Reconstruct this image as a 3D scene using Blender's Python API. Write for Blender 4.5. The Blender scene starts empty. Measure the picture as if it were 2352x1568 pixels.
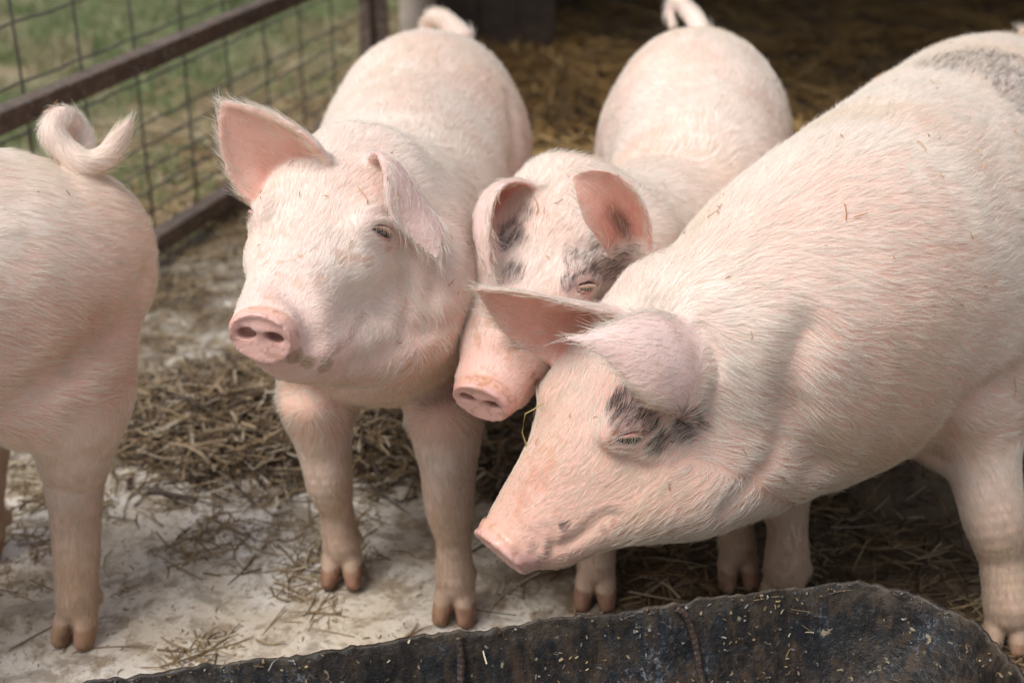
import bpy, math, os, time
import numpy as np
from mathutils import Vector
T0 = time.time()
DEV = os.environ.get('PIGDEV', '')          # '' for the real thing, 'fast' for a rough quick build
rng = np.random.default_rng(7)
SC = bpy.context.scene
COL = SC.collection

# ------------------------------------------------------------------ camera, world, sun
CAM_H, CAM_PITCH, FPX = 1.4, math.radians(25), 50/36*2352
cam_d = bpy.data.cameras.new('camera'); cam = bpy.data.objects.new('camera', cam_d); COL.objects.link(cam)
cam.location = (0, 0, CAM_H); cam.rotation_euler = (math.radians(90)-CAM_PITCH, 0, 0)
cam_d.lens = 50; cam_d.sensor_width = 36; cam_d.clip_end = 500; cam_d.clip_start = .05
cam_d.dof.use_dof = True; cam_d.dof.focus_distance = 1.88; cam_d.dof.aperture_fstop = 3.0
SC.camera = cam
SUN_EL, SUN_AZ = math.radians(62), math.radians(238)     # azimuth clockwise from +Y: left of and behind the camera
w = bpy.data.worlds.new('World'); SC.world = w; w.use_nodes = True
nt = w.node_tree; nt.nodes.clear()
sky = nt.nodes.new('ShaderNodeTexSky'); sky.sky_type = 'NISHITA'; sky.sun_disc = False
sky.sun_elevation = SUN_EL; sky.sun_rotation = SUN_AZ
sky.air_density = 1.0; sky.dust_density = 2.5; sky.ozone_density = .6
bg = nt.nodes.new('ShaderNodeBackground'); bg.inputs[1].default_value = .108
wo = nt.nodes.new('ShaderNodeOutputWorld')
hs = nt.nodes.new('ShaderNodeHueSaturation'); hs.inputs['Saturation'].default_value = .30     # thin high cloud: a pale sky
nt.links.new(sky.outputs[0], hs.inputs['Color']); nt.links.new(hs.outputs[0], bg.inputs[0]); nt.links.new(bg.outputs[0], wo.inputs[0])
sd = bpy.data.lights.new('sun', 'SUN'); sun = bpy.data.objects.new('sun', sd); COL.objects.link(sun)
sd.energy = 2.1; sd.angle = math.radians(30); sd.color = (1, .965, .92)
dv = Vector((math.sin(SUN_AZ)*math.cos(SUN_EL), math.cos(SUN_AZ)*math.cos(SUN_EL), math.sin(SUN_EL)))
sun.rotation_euler = dv.to_track_quat('Z', 'Y').to_euler()
SC.view_settings.view_transform = 'Standard'; SC.view_settings.look = 'None'
SC.view_settings.exposure = .35; SC.view_settings.gamma = 1
try: SC.cycles_curves.shape = 'RIBBONS'
except Exception: pass

# ------------------------------------------------------------------ helpers
def ray(px, py):
    u = (px-1176)/FPX; v = -(py-784)/FPX
    return np.array([u, math.cos(CAM_PITCH)+v*math.sin(CAM_PITCH), -math.sin(CAM_PITCH)+v*math.cos(CAM_PITCH)])
def P(px, py, Y):                       # point of the place that the survey of the photo puts at distance Y
    r = ray(px, py); r = r*(Y/r[1]); r[2] += CAM_H; return r
def G(px, py, z=0.):
    r = ray(px, py); r = r*((z-CAM_H)/r[2]); r[2] = z; return r
A = lambda *a: np.array(a, float)
def nrm(v):
    v = np.asarray(v, float); return v/(np.linalg.norm(v, axis=-1, keepdims=True)+1e-12)

def _h(ix, iy, iz, seed):
    n = (ix*374761393 + iy*668265263 + iz*2147483647 + seed*1274126177) & 0xffffffff
    n = ((n ^ (n >> 13))*1274126177) & 0xffffffff
    return ((n ^ (n >> 16)) & 0xffff)/65535.
def vnoise(p, freq, seed=0):
    q = np.asarray(p, float)*freq + 1000.; i = np.floor(q).astype(np.int64); f = q-i; f = f*f*(3-2*f)
    r = 0.
    for a in (0, 1):
        for b in (0, 1):
            for c in (0, 1):
                wgt = (f[:, 0] if a else 1-f[:, 0])*(f[:, 1] if b else 1-f[:, 1])*(f[:, 2] if c else 1-f[:, 2])
                r = r + wgt*_h(i[:, 0]+a, i[:, 1]+b, i[:, 2]+c, seed)
    return r
def sstep(a, b, x):
    t = np.clip((x-a)/(b-a), 0, 1); return t*t*(3-2*t)

def tag(o, label=None, cat=None, group=None, kind=None):
    if label: o['label'] = label
    if cat: o['category'] = cat
    if group: o['group'] = group
    if kind: o['kind'] = kind
    return o
def link(o, parent=None):
    COL.objects.link(o)
    if parent is not None: o.parent = parent
    return o
def np_mesh(name, V, F, mat, parent=None, smooth=True, attrs=None, uniform=None):
    """V (n,3), F (m,k) with one k."""
    V = np.ascontiguousarray(V, np.float32); F = np.ascontiguousarray(F, np.int32)
    me = bpy.data.meshes.new(name); k = F.shape[1]
    me.vertices.add(len(V)); me.vertices.foreach_set('co', V.ravel())
    me.loops.add(F.size); me.loops.foreach_set('vertex_index', F.ravel())
    me.polygons.add(len(F)); me.polygons.foreach_set('loop_start', np.arange(0, F.size, k, dtype=np.int32))
    me.polygons.foreach_set('loop_total', np.full(len(F), k, np.int32))
    me.update(calc_edges=True); me.validate()
    me.polygons.foreach_set('use_smooth', np.full(len(me.polygons), smooth, bool))
    for n, a in (attrs or {}).items():
        a = np.asarray(a, np.float32)
        if a.ndim == 1:
            at = me.attributes.new(n, 'FLOAT', 'POINT'); at.data.foreach_set('value', a)
        else:
            at = me.attributes.new(n, 'FLOAT_COLOR', 'POINT')
            at.data.foreach_set('color', np.c_[a, np.ones(len(a))].astype(np.float32).ravel())
    me.materials.append(mat)
    return link(bpy.data.objects.new(name, me), parent)
def curves_obj(name, pts, rad, mat, parent=None, col=None):
    """pts (n,k,3), rad (n,k)"""
    n, k = pts.shape[:2]
    cu = bpy.data.hair_curves.new(name); cu.add_curves([k]*n)
    cu.points.foreach_set('position', np.ascontiguousarray(pts, np.float32).ravel())
    cu.points.foreach_set('radius', np.ascontiguousarray(rad, np.float32).ravel())
    if col is not None:
        at = cu.attributes.new('col', 'FLOAT_COLOR', 'CURVE')
        at.data.foreach_set('color', np.c_[col, np.ones(n)].astype(np.float32).ravel())
    cu.materials.append(mat)
    return link(bpy.data.objects.new(name, cu), parent)

class MB:                                # collects boxes, tubes and lofts into one mesh
    def __init__(s): s.v = []; s.f = []
    def box(s, c, size, axes=None):
        c = A(*c); ax = np.eye(3) if axes is None else np.array(axes); b = len(s.v)
        for i in (-1, 1):
            for j in (-1, 1):
                for k in (-1, 1): s.v.append(c + ax[0]*i*size[0]/2 + ax[1]*j*size[1]/2 + ax[2]*k*size[2]/2)
        for q in ((0,1,3,2),(4,6,7,5),(0,4,5,1),(2,3,7,6),(0,2,6,4),(1,5,7,3)): s.f.append([b+t for t in q])
    def tube(s, pts, r, n=8, squash=(1, 1)):
        pts = np.array(pts, float); r = np.broadcast_to(r, len(pts)); b = len(s.v)
        for i, p in enumerate(pts):
            t = nrm(pts[min(i+1, len(pts)-1)]-pts[max(i-1, 0)])
            u = nrm(np.cross(t, (0.13, .07, 1) if abs(t[2]) < .9 else (1, .05, .1))); v = np.cross(t, u)
            for j in range(n):
                a = 2*math.pi*j/n; s.v.append(p + r[i]*(u*math.cos(a)*squash[0]+v*math.sin(a)*squash[1]))
        for i in range(len(pts)-1):
            for j in range(n): s.f.append([b+i*n+j, b+i*n+(j+1) % n, b+(i+1)*n+(j+1) % n, b+(i+1)*n+j])
        s.f.append([b+j for j in range(n)][::-1]); s.f.append([b+(len(pts)-1)*n+j for j in range(n)])
    def grid(s, G_):                     # G_ (m,n,3)
        m, n = G_.shape[:2]; b = len(s.v); s.v.extend(G_.reshape(-1, 3))
        for i in range(m-1):
            for j in range(n-1): s.f.append([b+i*n+j, b+(i+1)*n+j, b+(i+1)*n+j+1, b+i*n+j+1])
    def build(s, name, mat, parent=None, smooth=False, bevel=0, origin=None):
        me = bpy.data.meshes.new(name); o0 = A(0, 0, 0) if origin is None else A(*origin)
        me.from_pydata([tuple(np.asarray(v)-o0) for v in s.v], [], s.f)
        me.polygons.foreach_set('use_smooth', np.full(len(me.polygons), smooth, bool)); me.materials.append(mat)
        o = bpy.data.objects.new(name, me); o.location = tuple(o0)
        if bevel:
            m = o.modifiers.new('bevel', 'BEVEL'); m.width = bevel; m.segments = 2; m.limit_method = 'ANGLE'
        return link(o, parent)

# ------------------------------------------------------------------ materials
class N:                                 # small node-tree writer
    def __init__(s, name):
        s.m = bpy.data.materials.new(name); s.m.use_nodes = True; s.t = s.m.node_tree; s.t.nodes.clear()
        s.out = s.t.nodes.new('ShaderNodeOutputMaterial'); s.b = s.t.nodes.new('ShaderNodeBsdfPrincipled')
        s.t.links.new(s.b.outputs[0], s.out.inputs[0])
    def new(s, typ, **kw):
        n = s.t.nodes.new(typ)
        for k, v in kw.items():
            if k.startswith('_'): n.inputs[k[1:].replace('_', ' ')].default_value = v
            else: setattr(n, k, v)
        return n
    def link(s, a, b): s.t.links.new(a, b)
    def inp(s, name, v):
        if hasattr(v, 'is_linked') or hasattr(v, 'links'): s.link(v, s.b.inputs[name])
        else: s.b.inputs[name].default_value = v
    def coord(s, kind='Object'): return s.new('ShaderNodeTexCoord').outputs[kind]
    def noise(s, scale, detail=4, rough=.6, vec=None, dist=0):
        n = s.new('ShaderNodeTexNoise'); n.inputs['Scale'].default_value = scale; n.inputs['Detail'].default_value = detail
        n.inputs['Roughness'].default_value = rough; n.inputs['Distortion'].default_value = dist
        s.link(vec if vec is not None else s.coord(), n.inputs['Vector']); return n.outputs['Fac']
    def ramp(s, fac, stops):
        r = s.new('ShaderNodeValToRGB'); s.link(fac, r.inputs[0]); e = r.color_ramp.elements
        while len(e) < len(stops): e.new(.5)
        for el, (p, c) in zip(e, stops):
            el.position = p; el.color = tuple(c)+(1,) if not np.isscalar(c) else (c, c, c, 1)
        return r.outputs[0]
    def mix(s, f, a, b, mode='MIX'):
        n = s.new('ShaderNodeMix', data_type='RGBA', blend_type=mode)
        for i, v in ((0, f), (6, a), (7, b)):
            if hasattr(v, 'links'): s.link(v, n.inputs[i])
            elif i == 0: n.inputs[0].default_value = v
            else: n.inputs[i].default_value = tuple(v)+(1,)
        return n.outputs[2]
    def math(s, op, a, b=0.):
        n = s.new('ShaderNodeMath', operation=op)
        for i, v in ((0, a), (1, b)):
            if hasattr(v, 'links'): s.link(v, n.inputs[i])
            else: n.inputs[i].default_value = v
        return n.outputs[0]
    def bump(s, h, strength=.3, dist=.01):
        n = s.new('ShaderNodeBump'); n.inputs['Strength'].default_value = strength; n.inputs['Distance'].default_value = dist
        s.link(h, n.inputs['Height']); s.link(n.outputs[0], s.b.inputs['Normal']); return n
    def attr(s, name): return s.new('ShaderNodeAttribute', attribute_name=name).outputs

def mat_skin():
    n = N('pig_skin'); a = n.attr('col')['Color']; v = n.coord()
    f1 = n.noise(28, 5, .6, v); f2 = n.noise(190, 3, .6, v)
    c = n.mix(n.ramp(f1, [(.35, .0), (.7, .22)]), a, (.66, .32, .24)); n.inp('Base Color', c)
    wet = n.attr('wet')['Fac']
    r = n.math('SUBTRACT', .62, n.math('MULTIPLY', wet, .30)); n.inp('Roughness', r)
    n.inp('Subsurface Weight', .22); n.inp('Subsurface Radius', (1., .35, .2)); n.inp('Subsurface Scale', .008)
    n.inp('Specular IOR Level', .35)
    n.bump(n.math('ADD', n.math('MULTIPLY', f2, .6), f1), .35, .004); return n.m
def mat_hair():
    n = N('bristle'); a = n.attr('col')['Color']; n.inp('Base Color', a); n.inp('Roughness', .5)
    n.inp('Specular IOR Level', .4)
    tr = n.new('ShaderNodeBsdfTranslucent'); n.link(a, tr.inputs[0])
    mx = n.new('ShaderNodeMixShader'); mx.inputs[0].default_value = .3
    n.link(n.b.outputs[0], mx.inputs[1]); n.link(tr.outputs[0], mx.inputs[2]); n.link(mx.outputs[0], n.out.inputs[0]); return n.m
def mat_straw(name='straw', rough=.6):
    n = N(name); n.inp('Base Color', n.attr('col')['Color']); n.inp('Roughness', rough); return n.m
def simple(name, col, rough=.6, metal=0., bumpscale=None, var=None):
    n = N(name)
    if var is not None:
        n.inp('Base Color', n.mix(n.ramp(n.noise(bumpscale or 20), [(.35, 0.), (.65, 1.)]), col, var))
    else: n.inp('Base Color', tuple(col)+(1,))
    n.inp('Roughness', rough); n.inp('Metallic', metal)
    if bumpscale: n.bump(n.noise(bumpscale*3), .4, .004)
    return n.m
M_SKIN, M_HAIR, M_STRAW = mat_skin(), mat_hair(), mat_straw()
M_EYE = simple('eye_wet', (.035, .025, .03), .08)
M_LID = simple('eyelid_skin', (.62, .33, .31), .45, bumpscale=120, var=(.5, .25, .22))

# ------------------------------------------------------------------ distance-field sculpting
def catmull(X, n):
    X = np.array(X, float); m = len(X)
    if m == 2:
        t = np.linspace(0, 1, n)[:, None]; return X[0]*(1-t)+X[1]*t
    E_ = np.vstack([2*X[0]-X[1], X, 2*X[-1]-X[-2]])
    seg = np.linalg.norm(np.diff(X[:, :3], axis=0), axis=1); s = np.r_[0, np.cumsum(seg)]; s /= s[-1]
    out = []
    for t in np.linspace(0, 1, n):
        i = min(np.searchsorted(s, t, side='right')-1, m-2); u = (t-s[i])/max(s[i+1]-s[i], 1e-9)
        p0, p1, p2, p3 = E_[i:i+4]
        out.append(.5*((2*p1)+(-p0+p2)*u+(2*p0-5*p1+4*p2-p3)*u*u+(-p0+3*p1-3*p2+p3)*u**3))
    return np.array(out)

class Field:
    def __init__(s, lo, hi, h):
        s.h = h; s.lo = np.array(lo, float); s.n = np.ceil((np.array(hi)-s.lo)/h).astype(int)+1
        s.d = np.full(s.n, .1, np.float32)
    def box(s, lo, hi):
        a = np.clip(np.floor((np.array(lo)-s.lo)/s.h).astype(int), 0, s.n); b = np.clip(np.ceil((np.array(hi)-s.lo)/s.h).astype(int)+1, 0, s.n)
        return a, b
    def pts(s, a, b):
        g = [(s.lo[i]+s.h*np.arange(a[i], b[i])).astype(np.float32) for i in range(3)]
        return g[0][:, None, None], g[1][None, :, None], g[2][None, None, :]
    def comb(s, a, b, new, k, sub=False):
        v = s.d[a[0]:b[0], a[1]:b[1], a[2]:b[2]]
        if sub:
            hh = np.maximum(k-np.abs(v+new), 0)/k; v[...] = np.maximum(v, -new)+hh*hh*k*.25
        else:
            hh = np.maximum(k-np.abs(v-new), 0)/k; v[...] = np.minimum(v, new)-hh*hh*k*.25
    @staticmethod
    def ell(x, y, z, c, R, r, r2m=None):     # R rows = axes, r radii; third axis may have a different radius below
        dx, dy, dz = x-c[0], y-c[1], z-c[2]
        q = [dx*R[i, 0]+dy*R[i, 1]+dz*R[i, 2] for i in range(3)]
        rz = r[2] if r2m is None else np.where(q[2] > 0, np.float32(r[2]), np.float32(r2m))
        a0, a1, a2 = q[0]/r[0], q[1]/r[1], q[2]/rz
        k0 = np.sqrt(a0*a0+a1*a1+a2*a2); k1 = np.sqrt((a0/r[0])**2+(a1/r[1])**2+(a2/rz)**2)
        return k0*(k0-1)/np.maximum(k1, 1e-4)
    def ellipsoid(s, c, R, r, k=.02, sub=False):
        m = max(r)+k+2*s.h; a, b = s.box(c-m, c+m)
        if (b <= a).any(): return
        x, y, z = s.pts(a, b); s.comb(a, b, s.ell(x, y, z, c, R, r), k, sub)
    def sweep(s, C, T, L, U, rt, rl, ru, rd, k=.02, sub=False, into=None):
        mx = float(max(np.max(rl), np.max(ru), np.max(rd)))+k+2*s.h
        a, b = s.box(C.min(0)-mx, C.max(0)+mx); tmp = np.full(b-a, .1, np.float32)
        for i in range(len(C)):
            m = max(rl[i], ru[i], rd[i], rt[i])+k+2*s.h; a1, b1 = s.box(C[i]-m, C[i]+m)
            a1 = np.maximum(a1, a); b1 = np.minimum(b1, b)
            if (b1 <= a1).any(): continue
            x, y, z = s.pts(a1, b1)
            e = s.ell(x, y, z, C[i].astype(np.float32), np.array([T[i], L[i], U[i]], np.float32), (rt[i], rl[i], ru[i]), rd[i])
            v = tmp[a1[0]-a[0]:b1[0]-a[0], a1[1]-a[1]:b1[1]-a[1], a1[2]-a[2]:b1[2]-a[2]]; np.minimum(v, e, out=v)
        s.comb(a, b, tmp, k, sub)
    def spheres(s, C, r, k=.01):
        mx = float(np.max(r))+k+2*s.h; a, b = s.box(C.min(0)-mx, C.max(0)+mx); tmp = np.full(b-a, .1, np.float32)
        for c, rr in zip(C, r):
            m = rr+2.5*s.h+k; a1, b1 = s.box(c-m, c+m); a1 = np.maximum(a1, a); b1 = np.minimum(b1, b)
            if (b1 <= a1).any(): continue
            x, y, z = s.pts(a1, b1); e = np.sqrt((x-c[0])**2+(y-c[1])**2+(z-c[2])**2)-np.float32(rr)
            v = tmp[a1[0]-a[0]:b1[0]-a[0], a1[1]-a[1]:b1[1]-a[1], a1[2]-a[2]:b1[2]-a[2]]; np.minimum(v, e, out=v)
        s.comb(a, b, tmp, k)
    def mesh(s):
        d = s.d; sg = d < 0; n = np.array(d.shape)-1
        cnt = np.zeros(n, np.int8)
        for i in (0, 1):
            for j in (0, 1):
                for k in (0, 1): cnt += sg[i:n[0]+i, j:n[1]+j, k:n[2]+k]
        I, J, K = np.nonzero((cnt > 0) & (cnt < 8)); vid = np.full(n, -1, np.int32); vid[I, J, K] = np.arange(len(I))
        acc = np.zeros((len(I), 3)); num = np.zeros(len(I))
        cs = [(i, j, k) for i in (0, 1) for j in (0, 1) for k in (0, 1)]
        for ca in cs:
            for ax in range(3):
                if ca[ax]: continue
                cb = list(ca); cb[ax] = 1
                da = d[I+ca[0], J+ca[1], K+ca[2]]; db = d[I+cb[0], J+cb[1], K+cb[2]]; m = (da < 0) != (db < 0)
                t = np.where(m, da/np.where(m, da-db, 1), 0)
                p = np.empty((len(I), 3)); p[:] = ca; p[:, ax] += t; acc += p*m[:, None]; num += m
        V = s.lo + (np.c_[I, J, K]+acc/num[:, None])*s.h
        F = []
        for ax in range(3):
            o = [0, 0, 0]; o[ax] = 1; b_, c_ = (ax+1) % 3, (ax+2) % 3
            s0 = sg[:sg.shape[0]-o[0], :sg.shape[1]-o[1], :sg.shape[2]-o[2]]; s1 = sg[o[0]:, o[1]:, o[2]:]
            Q = np.array(np.nonzero(s0 != s1)).T; Q = Q[(Q[:, b_] > 0) & (Q[:, c_] > 0) & (Q[:, b_] < n[b_]) & (Q[:, c_] < n[c_])]
            eb = np.zeros(3, int); eb[b_] = 1; ec = np.zeros(3, int); ec[c_] = 1
            q = [vid[tuple(X.T)] for X in (Q-eb-ec, Q-ec, Q, Q-eb)]; f = np.array(q).T
            neg = s0[tuple(Q.T)]; f[~neg] = f[~neg][:, ::-1]; F.append(f)
        F = np.vstack(F); F = F[(F >= 0).all(1)]
        return V, F
def vnormals(V, F):
    n = np.cross(V[F[:, 2]]-V[F[:, 0]], V[F[:, 3]]-V[F[:, 1]]); N_ = np.zeros_like(V)
    for i in range(4):
        for a in range(3): N_[:, a] += np.bincount(F[:, i], n[:, a], len(V))
    return nrm(N_)
def laplace(V, F, X, it, lam=.5):
    e = np.vstack([F[:, [0, 1]], F[:, [1, 2]], F[:, [2, 3]], F[:, [3, 0]]]); cnt = np.bincount(e[:, 0], minlength=len(V))+np.bincount(e[:, 1], minlength=len(V))
    for _ in range(it):
        S = np.zeros_like(X)
        for a in range(X.shape[1]):
            S[:, a] = np.bincount(e[:, 0], X[e[:, 1], a], len(V))+np.bincount(e[:, 1], X[e[:, 0], a], len(V))
        X = X*(1-lam)+lam*S/np.maximum(cnt, 1)[:, None]
    return X

# ------------------------------------------------------------------ the pig
def frame(T, upv):
    T = nrm(T); L_ = nrm(np.cross(upv, T)); return T, L_, np.cross(T, L_)

class Pig:
    """every spec below is given in place coordinates; the mesh lives in the pig's own frame (x = heading)"""
    def __init__(s, base, heading):
        s.base = A(*base); s.yaw = math.atan2(heading[1], heading[0]); c, n = math.cos(s.yaw), math.sin(s.yaw)
        s.R = np.array([[c, n, 0], [-n, c, 0], [0, 0, 1]])          # place -> local
        s.ops = []; s.flow = []; s.patches = []; s.ears = []; s.stains = []; s.lines = []
    def L(s, p): return (np.asarray(p, float)-s.base)@s.R.T
    def D(s, v): return np.asarray(v, float)@s.R.T
    def body(s, nodes, k=.03, kind='body', step=.012, up=(0, 0, 1), rtf=.8, sub=False):
        """nodes: (pos, w, u, d)"""
        X = np.array([list(s.L(p))+[w_, u_, d_] for p, w_, u_, d_ in nodes]); ln = np.linalg.norm(np.diff(X[:, :3], axis=0), axis=1).sum()
        S = catmull(X, max(4, int(ln/step))); C = S[:, :3]; T = nrm(np.gradient(C, axis=0))
        fr = [frame(t, s.D(up)) for t in T]; T, L_, U = (np.array(z) for z in zip(*fr))
        r = np.maximum(S[:, 3:], .003); rt = np.minimum(np.minimum(r[:, 0], r[:, 1]), r[:, 2])*rtf
        s.ops.append(('sweep', C, T, L_, U, rt, r[:, 0], r[:, 1], r[:, 2], k, sub))
        if not sub: s.flow += [(kind, C[i], T[i], max(r[i, 0], .5*(r[i, 1]+r[i, 2]))) for i in range(0, len(C), 1 if len(C) < 14 else 2)]
        return C
    def ell(s, c, axes, r, k=.02, sub=False, local=False):
        R = np.array([s.D(nrm(a)) for a in axes]); s.ops.append(('ell', s.L(c), R, r, k, sub))
    def leg(s, nodes, toe, front=True, k=.03, hoof_s=1.):
        """nodes: (pos, lateral radius, fore-aft radius), the last at the fetlock; toe: direction of the toes"""
        X = np.array([list(s.L(p))+[a, b] for p, a, b in nodes]); toe = s.D(nrm(A(toe[0], toe[1], 0))); S = catmull(X, max(6, int(np.linalg.norm(np.diff(X[:, :3], axis=0), axis=1).sum()/.013)))
        C = S[:, :3]; T = nrm(np.gradient(C, axis=0)); fr = [frame(t, toe) for t in T]; T, L_, U = (np.array(z) for z in zip(*fr))
        s.ops.append(('sweep', C, T, L_, U, S[:, 3]*.8, S[:, 3], S[:, 4], S[:, 4], k, False))
        s.flow += [('leg', C[i], T[i], .5*(S[i, 3]+S[i, 4])*1.05) for i in range(int(len(C)*.25), len(C), 2)]
        f = C[-1]; lat = np.cross(A(0, 0, 1), toe); hs = hoof_s
        z0 = f[2]
        for sg in (-1, 1):
            a = f+lat*sg*.013*hs-toe*.002; b = A(*(f[:2]+toe[:2]*.014*hs+lat[:2]*sg*.0178*hs), .037*hs); c = A(*(f[:2]+toe[:2]*.030*hs+lat[:2]*sg*.0212*hs), .012)
            S2 = catmull(np.array([list(a)+[.0165*hs, .021*hs], list(b)+[.0172*hs, .023*hs], list(c)+[.0135*hs, .021*hs]]), 10)
            C2 = S2[:, :3]; T2 = nrm(np.gradient(C2, axis=0)); fr = [frame(t, toe) for t in T2]; T2, L2, U2 = (np.array(z) for z in zip(*fr))
            s.ops.append(('sweep', C2, T2, L2, U2, S2[:, 3]*.8, S2[:, 3], S2[:, 4], S2[:, 4], .005, False))
            s.flow.append(('hoof', b, A(0, 0, -1), .016)); s.flow.append(('hoof', c, A(0, 0, -1), .016))
            dc = f-toe*.026*hs+lat*sg*.0215*hs+A(0, 0, .002); s.ops.append(('ell', dc, np.array([toe, lat, A(0, 0, 1)]), (.0095, .0085, .017), .006, False))
            s.flow.append(('hoof', dc-A(0, 0, .012)-toe*.004, A(0, 0, -1), .006))
        s.ops.append(('floor',))
    def head(s, cran, snout, upv, sc=1., jowl=1., jaw=1., fore=1., eyes=(1, -1), dsc=1., ap=1., lip=.0045):
        """cran: middle of the skull between the ears; snout: centre of the snout disc"""
        cran, snout = A(*cran), A(*snout); X = nrm(snout-cran+nrm(upv)*.047*sc); Y = nrm(np.cross(upv, X)); Z = np.cross(X, Y)
        s.hl = np.linalg.norm(snout-cran); f = s.hl/.305; s.hf = (cran, X, Y, Z, f); q = sc; s.ap = ap
        H = lambda x, y, z: cran+X*x*f+Y*y*q+Z*z*q
        s.H = H
        nod = [(-.05, 0, .088, .070, .115*jaw), (0, 0, .098, .076*fore, .135*jaw), (.05, -.003, .094, .068*fore, .135*jaw), (.10, -.014, .081, .058*fore, .122*jaw), (.15, -.026, .070, .050*(.5+.5*fore), .100*jaw), (.20, -.037, .061, .045, .076), (.245, -.045, .055, .041, .058), (.285, -.049, .050, .037, .047)]
        s.body([(H(x, 0, z), w_*q, u_*q, d_*q) for x, z, w_, u_, d_ in nod], k=.05, kind='head', step=.010, up=Z, rtf=.7)
        ax = (X, Y, Z)
        s.ell(H(.05, 0, -.112*jaw), ax, (.120*f, .066*q, .050*q), .05)                # lower jaw
        s.ell(H(.19, 0, -.100), ax, (.080*f, .040*q, .030*q), .025)                   # chin
        for g in (1, -1):
            s.ell(H(.01, g*.072, -.082*jaw), ax, (.085*f, .050*q, .066*q*jowl), .05)    # jowl
            s.ell(H(.115, g*.062, -.040), ax, (.060*f, .026*q, .036*q), .03)            # cheekbone
            s.ell(H(.100, g*.060, .028*fore-.01*(fore < 1)), ax, (.040, .018*q, .014*q), .03)               # brow
            s.ell(H(.215, g*.042, -.080), ax, (.058*f, .014*q, .016*q), .014)           # upper lip
        # snout disc: a tilted oval plate with a raised rim, nostrils dug into it
        Xd = nrm(X+Z*.13); Zd = nrm(Z-X*.13); dc = H(.298, 0, -.047)
        q = sc*dsc; s.disc = (dc, Xd, Y, Zd, q)
        s.ell(dc, (Xd, Y, Zd), (.013*q, .046*q, .038*q), .009)
        s.ell(dc+Zd*.026*q-Xd*.002, (Xd, Y, Zd), (.012*q, .036*q, .013*q), .006)
        s.ell(dc+Xd*.014*q-Zd*.010*q, (Xd, Y, Zd), (.0055*q, .034*q, .018*q), .006, True)
        tt = np.linspace(0, 2*math.pi, 41); oneX = np.tile(s.D(Xd)[None], (41, 1, 1))[:, 0]; oneY = np.tile(s.D(Y)[None], (41, 1, 1))[:, 0]; oneZ = np.tile(s.D(Zd)[None], (41, 1, 1))[:, 0]
        rim = np.array([s.L(dc+Xd*(.010+.003*math.sin(t))*q+Y*math.cos(t)*.0425*q+Zd*math.sin(t)*.0345*q) for t in tt]); r0 = (.0034+.0016*np.sin(tt))*q
        s.ops.append(('sweep', rim, oneX, oneY, oneZ, r0, r0, r0, r0, .006, False))
        t2 = np.linspace(-.5, math.pi+.5, 41); gr = np.array([s.L(dc-Xd*.0125*q+Y*math.cos(t)*.0515*q+Zd*math.sin(t)*.0435*q) for t in t2]); r1 = .0022*np.sin(np.linspace(.25, math.pi-.25, 41))*q
        s.ops.append(('sweep', gr, oneX, oneY, oneZ, r1*1.3, r1, r1, r1, .007, True))
        for g in (1, -1):
            Yn = nrm(Y*g*.97-Zd*.25); Zn = nrm(Zd+Y*g*.25)
            s.ell(dc+Y*g*.0195*q+Zd*.004*q+Xd*.008, (Xd, Yn, Zn), (.026*q, .0118*q, .0066*q), .004, True)
        q = sc
        # mouth line, rising at the corner
        for g in (1, -1):
            pts = [H(.288, g*.028, -.090), H(.25, g*.0455, -.090), H(.20, g*.056, -.094), H(.155, g*.068, -.092), H(.125, g*.077, -.080)]
            s.body([(p, lip, lip, lip) for p in pts[:4]], k=.007, step=.003, sub=True)
        # eyes: a swollen lid bump, cut by a narrow slit with the eyeball behind
        s.eyes = []
        for g in (1, -1):
            c = H(.114, g*.0755, .004); out = nrm(Y*g*.93+X*.30+Z*.18); al = nrm(X*.78+Z*.62); al = nrm(al-out*np.dot(al, out)); upd = np.cross(out, al)*g; upd = upd if np.dot(upd, Z) > 0 else -upd
            s.eyes += [[c, al, out, upd, g, q]] if g in eyes else []
        return H
    def crease(s, pts, r=.004, k=.012, ridge=False, col=None):
        s.ops.append(('crease', pts, r, k, ridge))
        if col: s.lines.append((pts, col))
    def ear(s, B, M, T, nb, width, cup=1.3, cupt=.5, nt=None, thick=.0048, peak=.4, base=.7, canal=.25, pw=(1.9, .85)):
        """B, M, T: root, middle, tip in the place; nb: which way the hollow side looks at the root, nt at the tip"""
        B, M, T = (s.L(p) for p in (B, M, T)); nb = s.D(nrm(nb)); nt_ = nb if nt is None else s.D(nrm(nt))
        ln = np.linalg.norm(M-B)+np.linalg.norm(T-M); ns = int(ln/.0042); S = []
        ctrl = 2*M-.5*(B+T)
        for i in range(ns+1):
            t = i/ns; c = (1-t)**2*B+2*t*(1-t)*ctrl+t*t*T; tg = nrm(2*(1-t)*(ctrl-B)+2*t*(T-ctrl)); n0 = nrm(nb*(1-t)+nt_*t); n0 = nrm(n0-tg*np.dot(n0, tg)); sd_ = np.cross(n0, tg)
            if t < peak: wd = base+(1-base)*math.sin(t/peak*math.pi/2)
            else:
                u = (t-peak)/(1-peak); wd = (1-u**pw[0])**pw[1] if u < 1 else 0.
            wd = max(wd*width/2, .003); ph = cup*(1-t)+cupt*t; m = max(1, int(wd/.0038))
            for j in range(-m, m+1):
                v = j/m; p = c+sd_*math.sin(ph*v)/ph*wd+n0*(1-math.cos(ph*v))/ph*wd
                nl = nrm(n0*math.cos(ph*v)-sd_*math.sin(ph*v))
                S.append(list(p)+list(nl)+list(tg)+[t, v, (thick*(1.6-.75*t))*(1-.25*abs(v)), canal])
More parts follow.
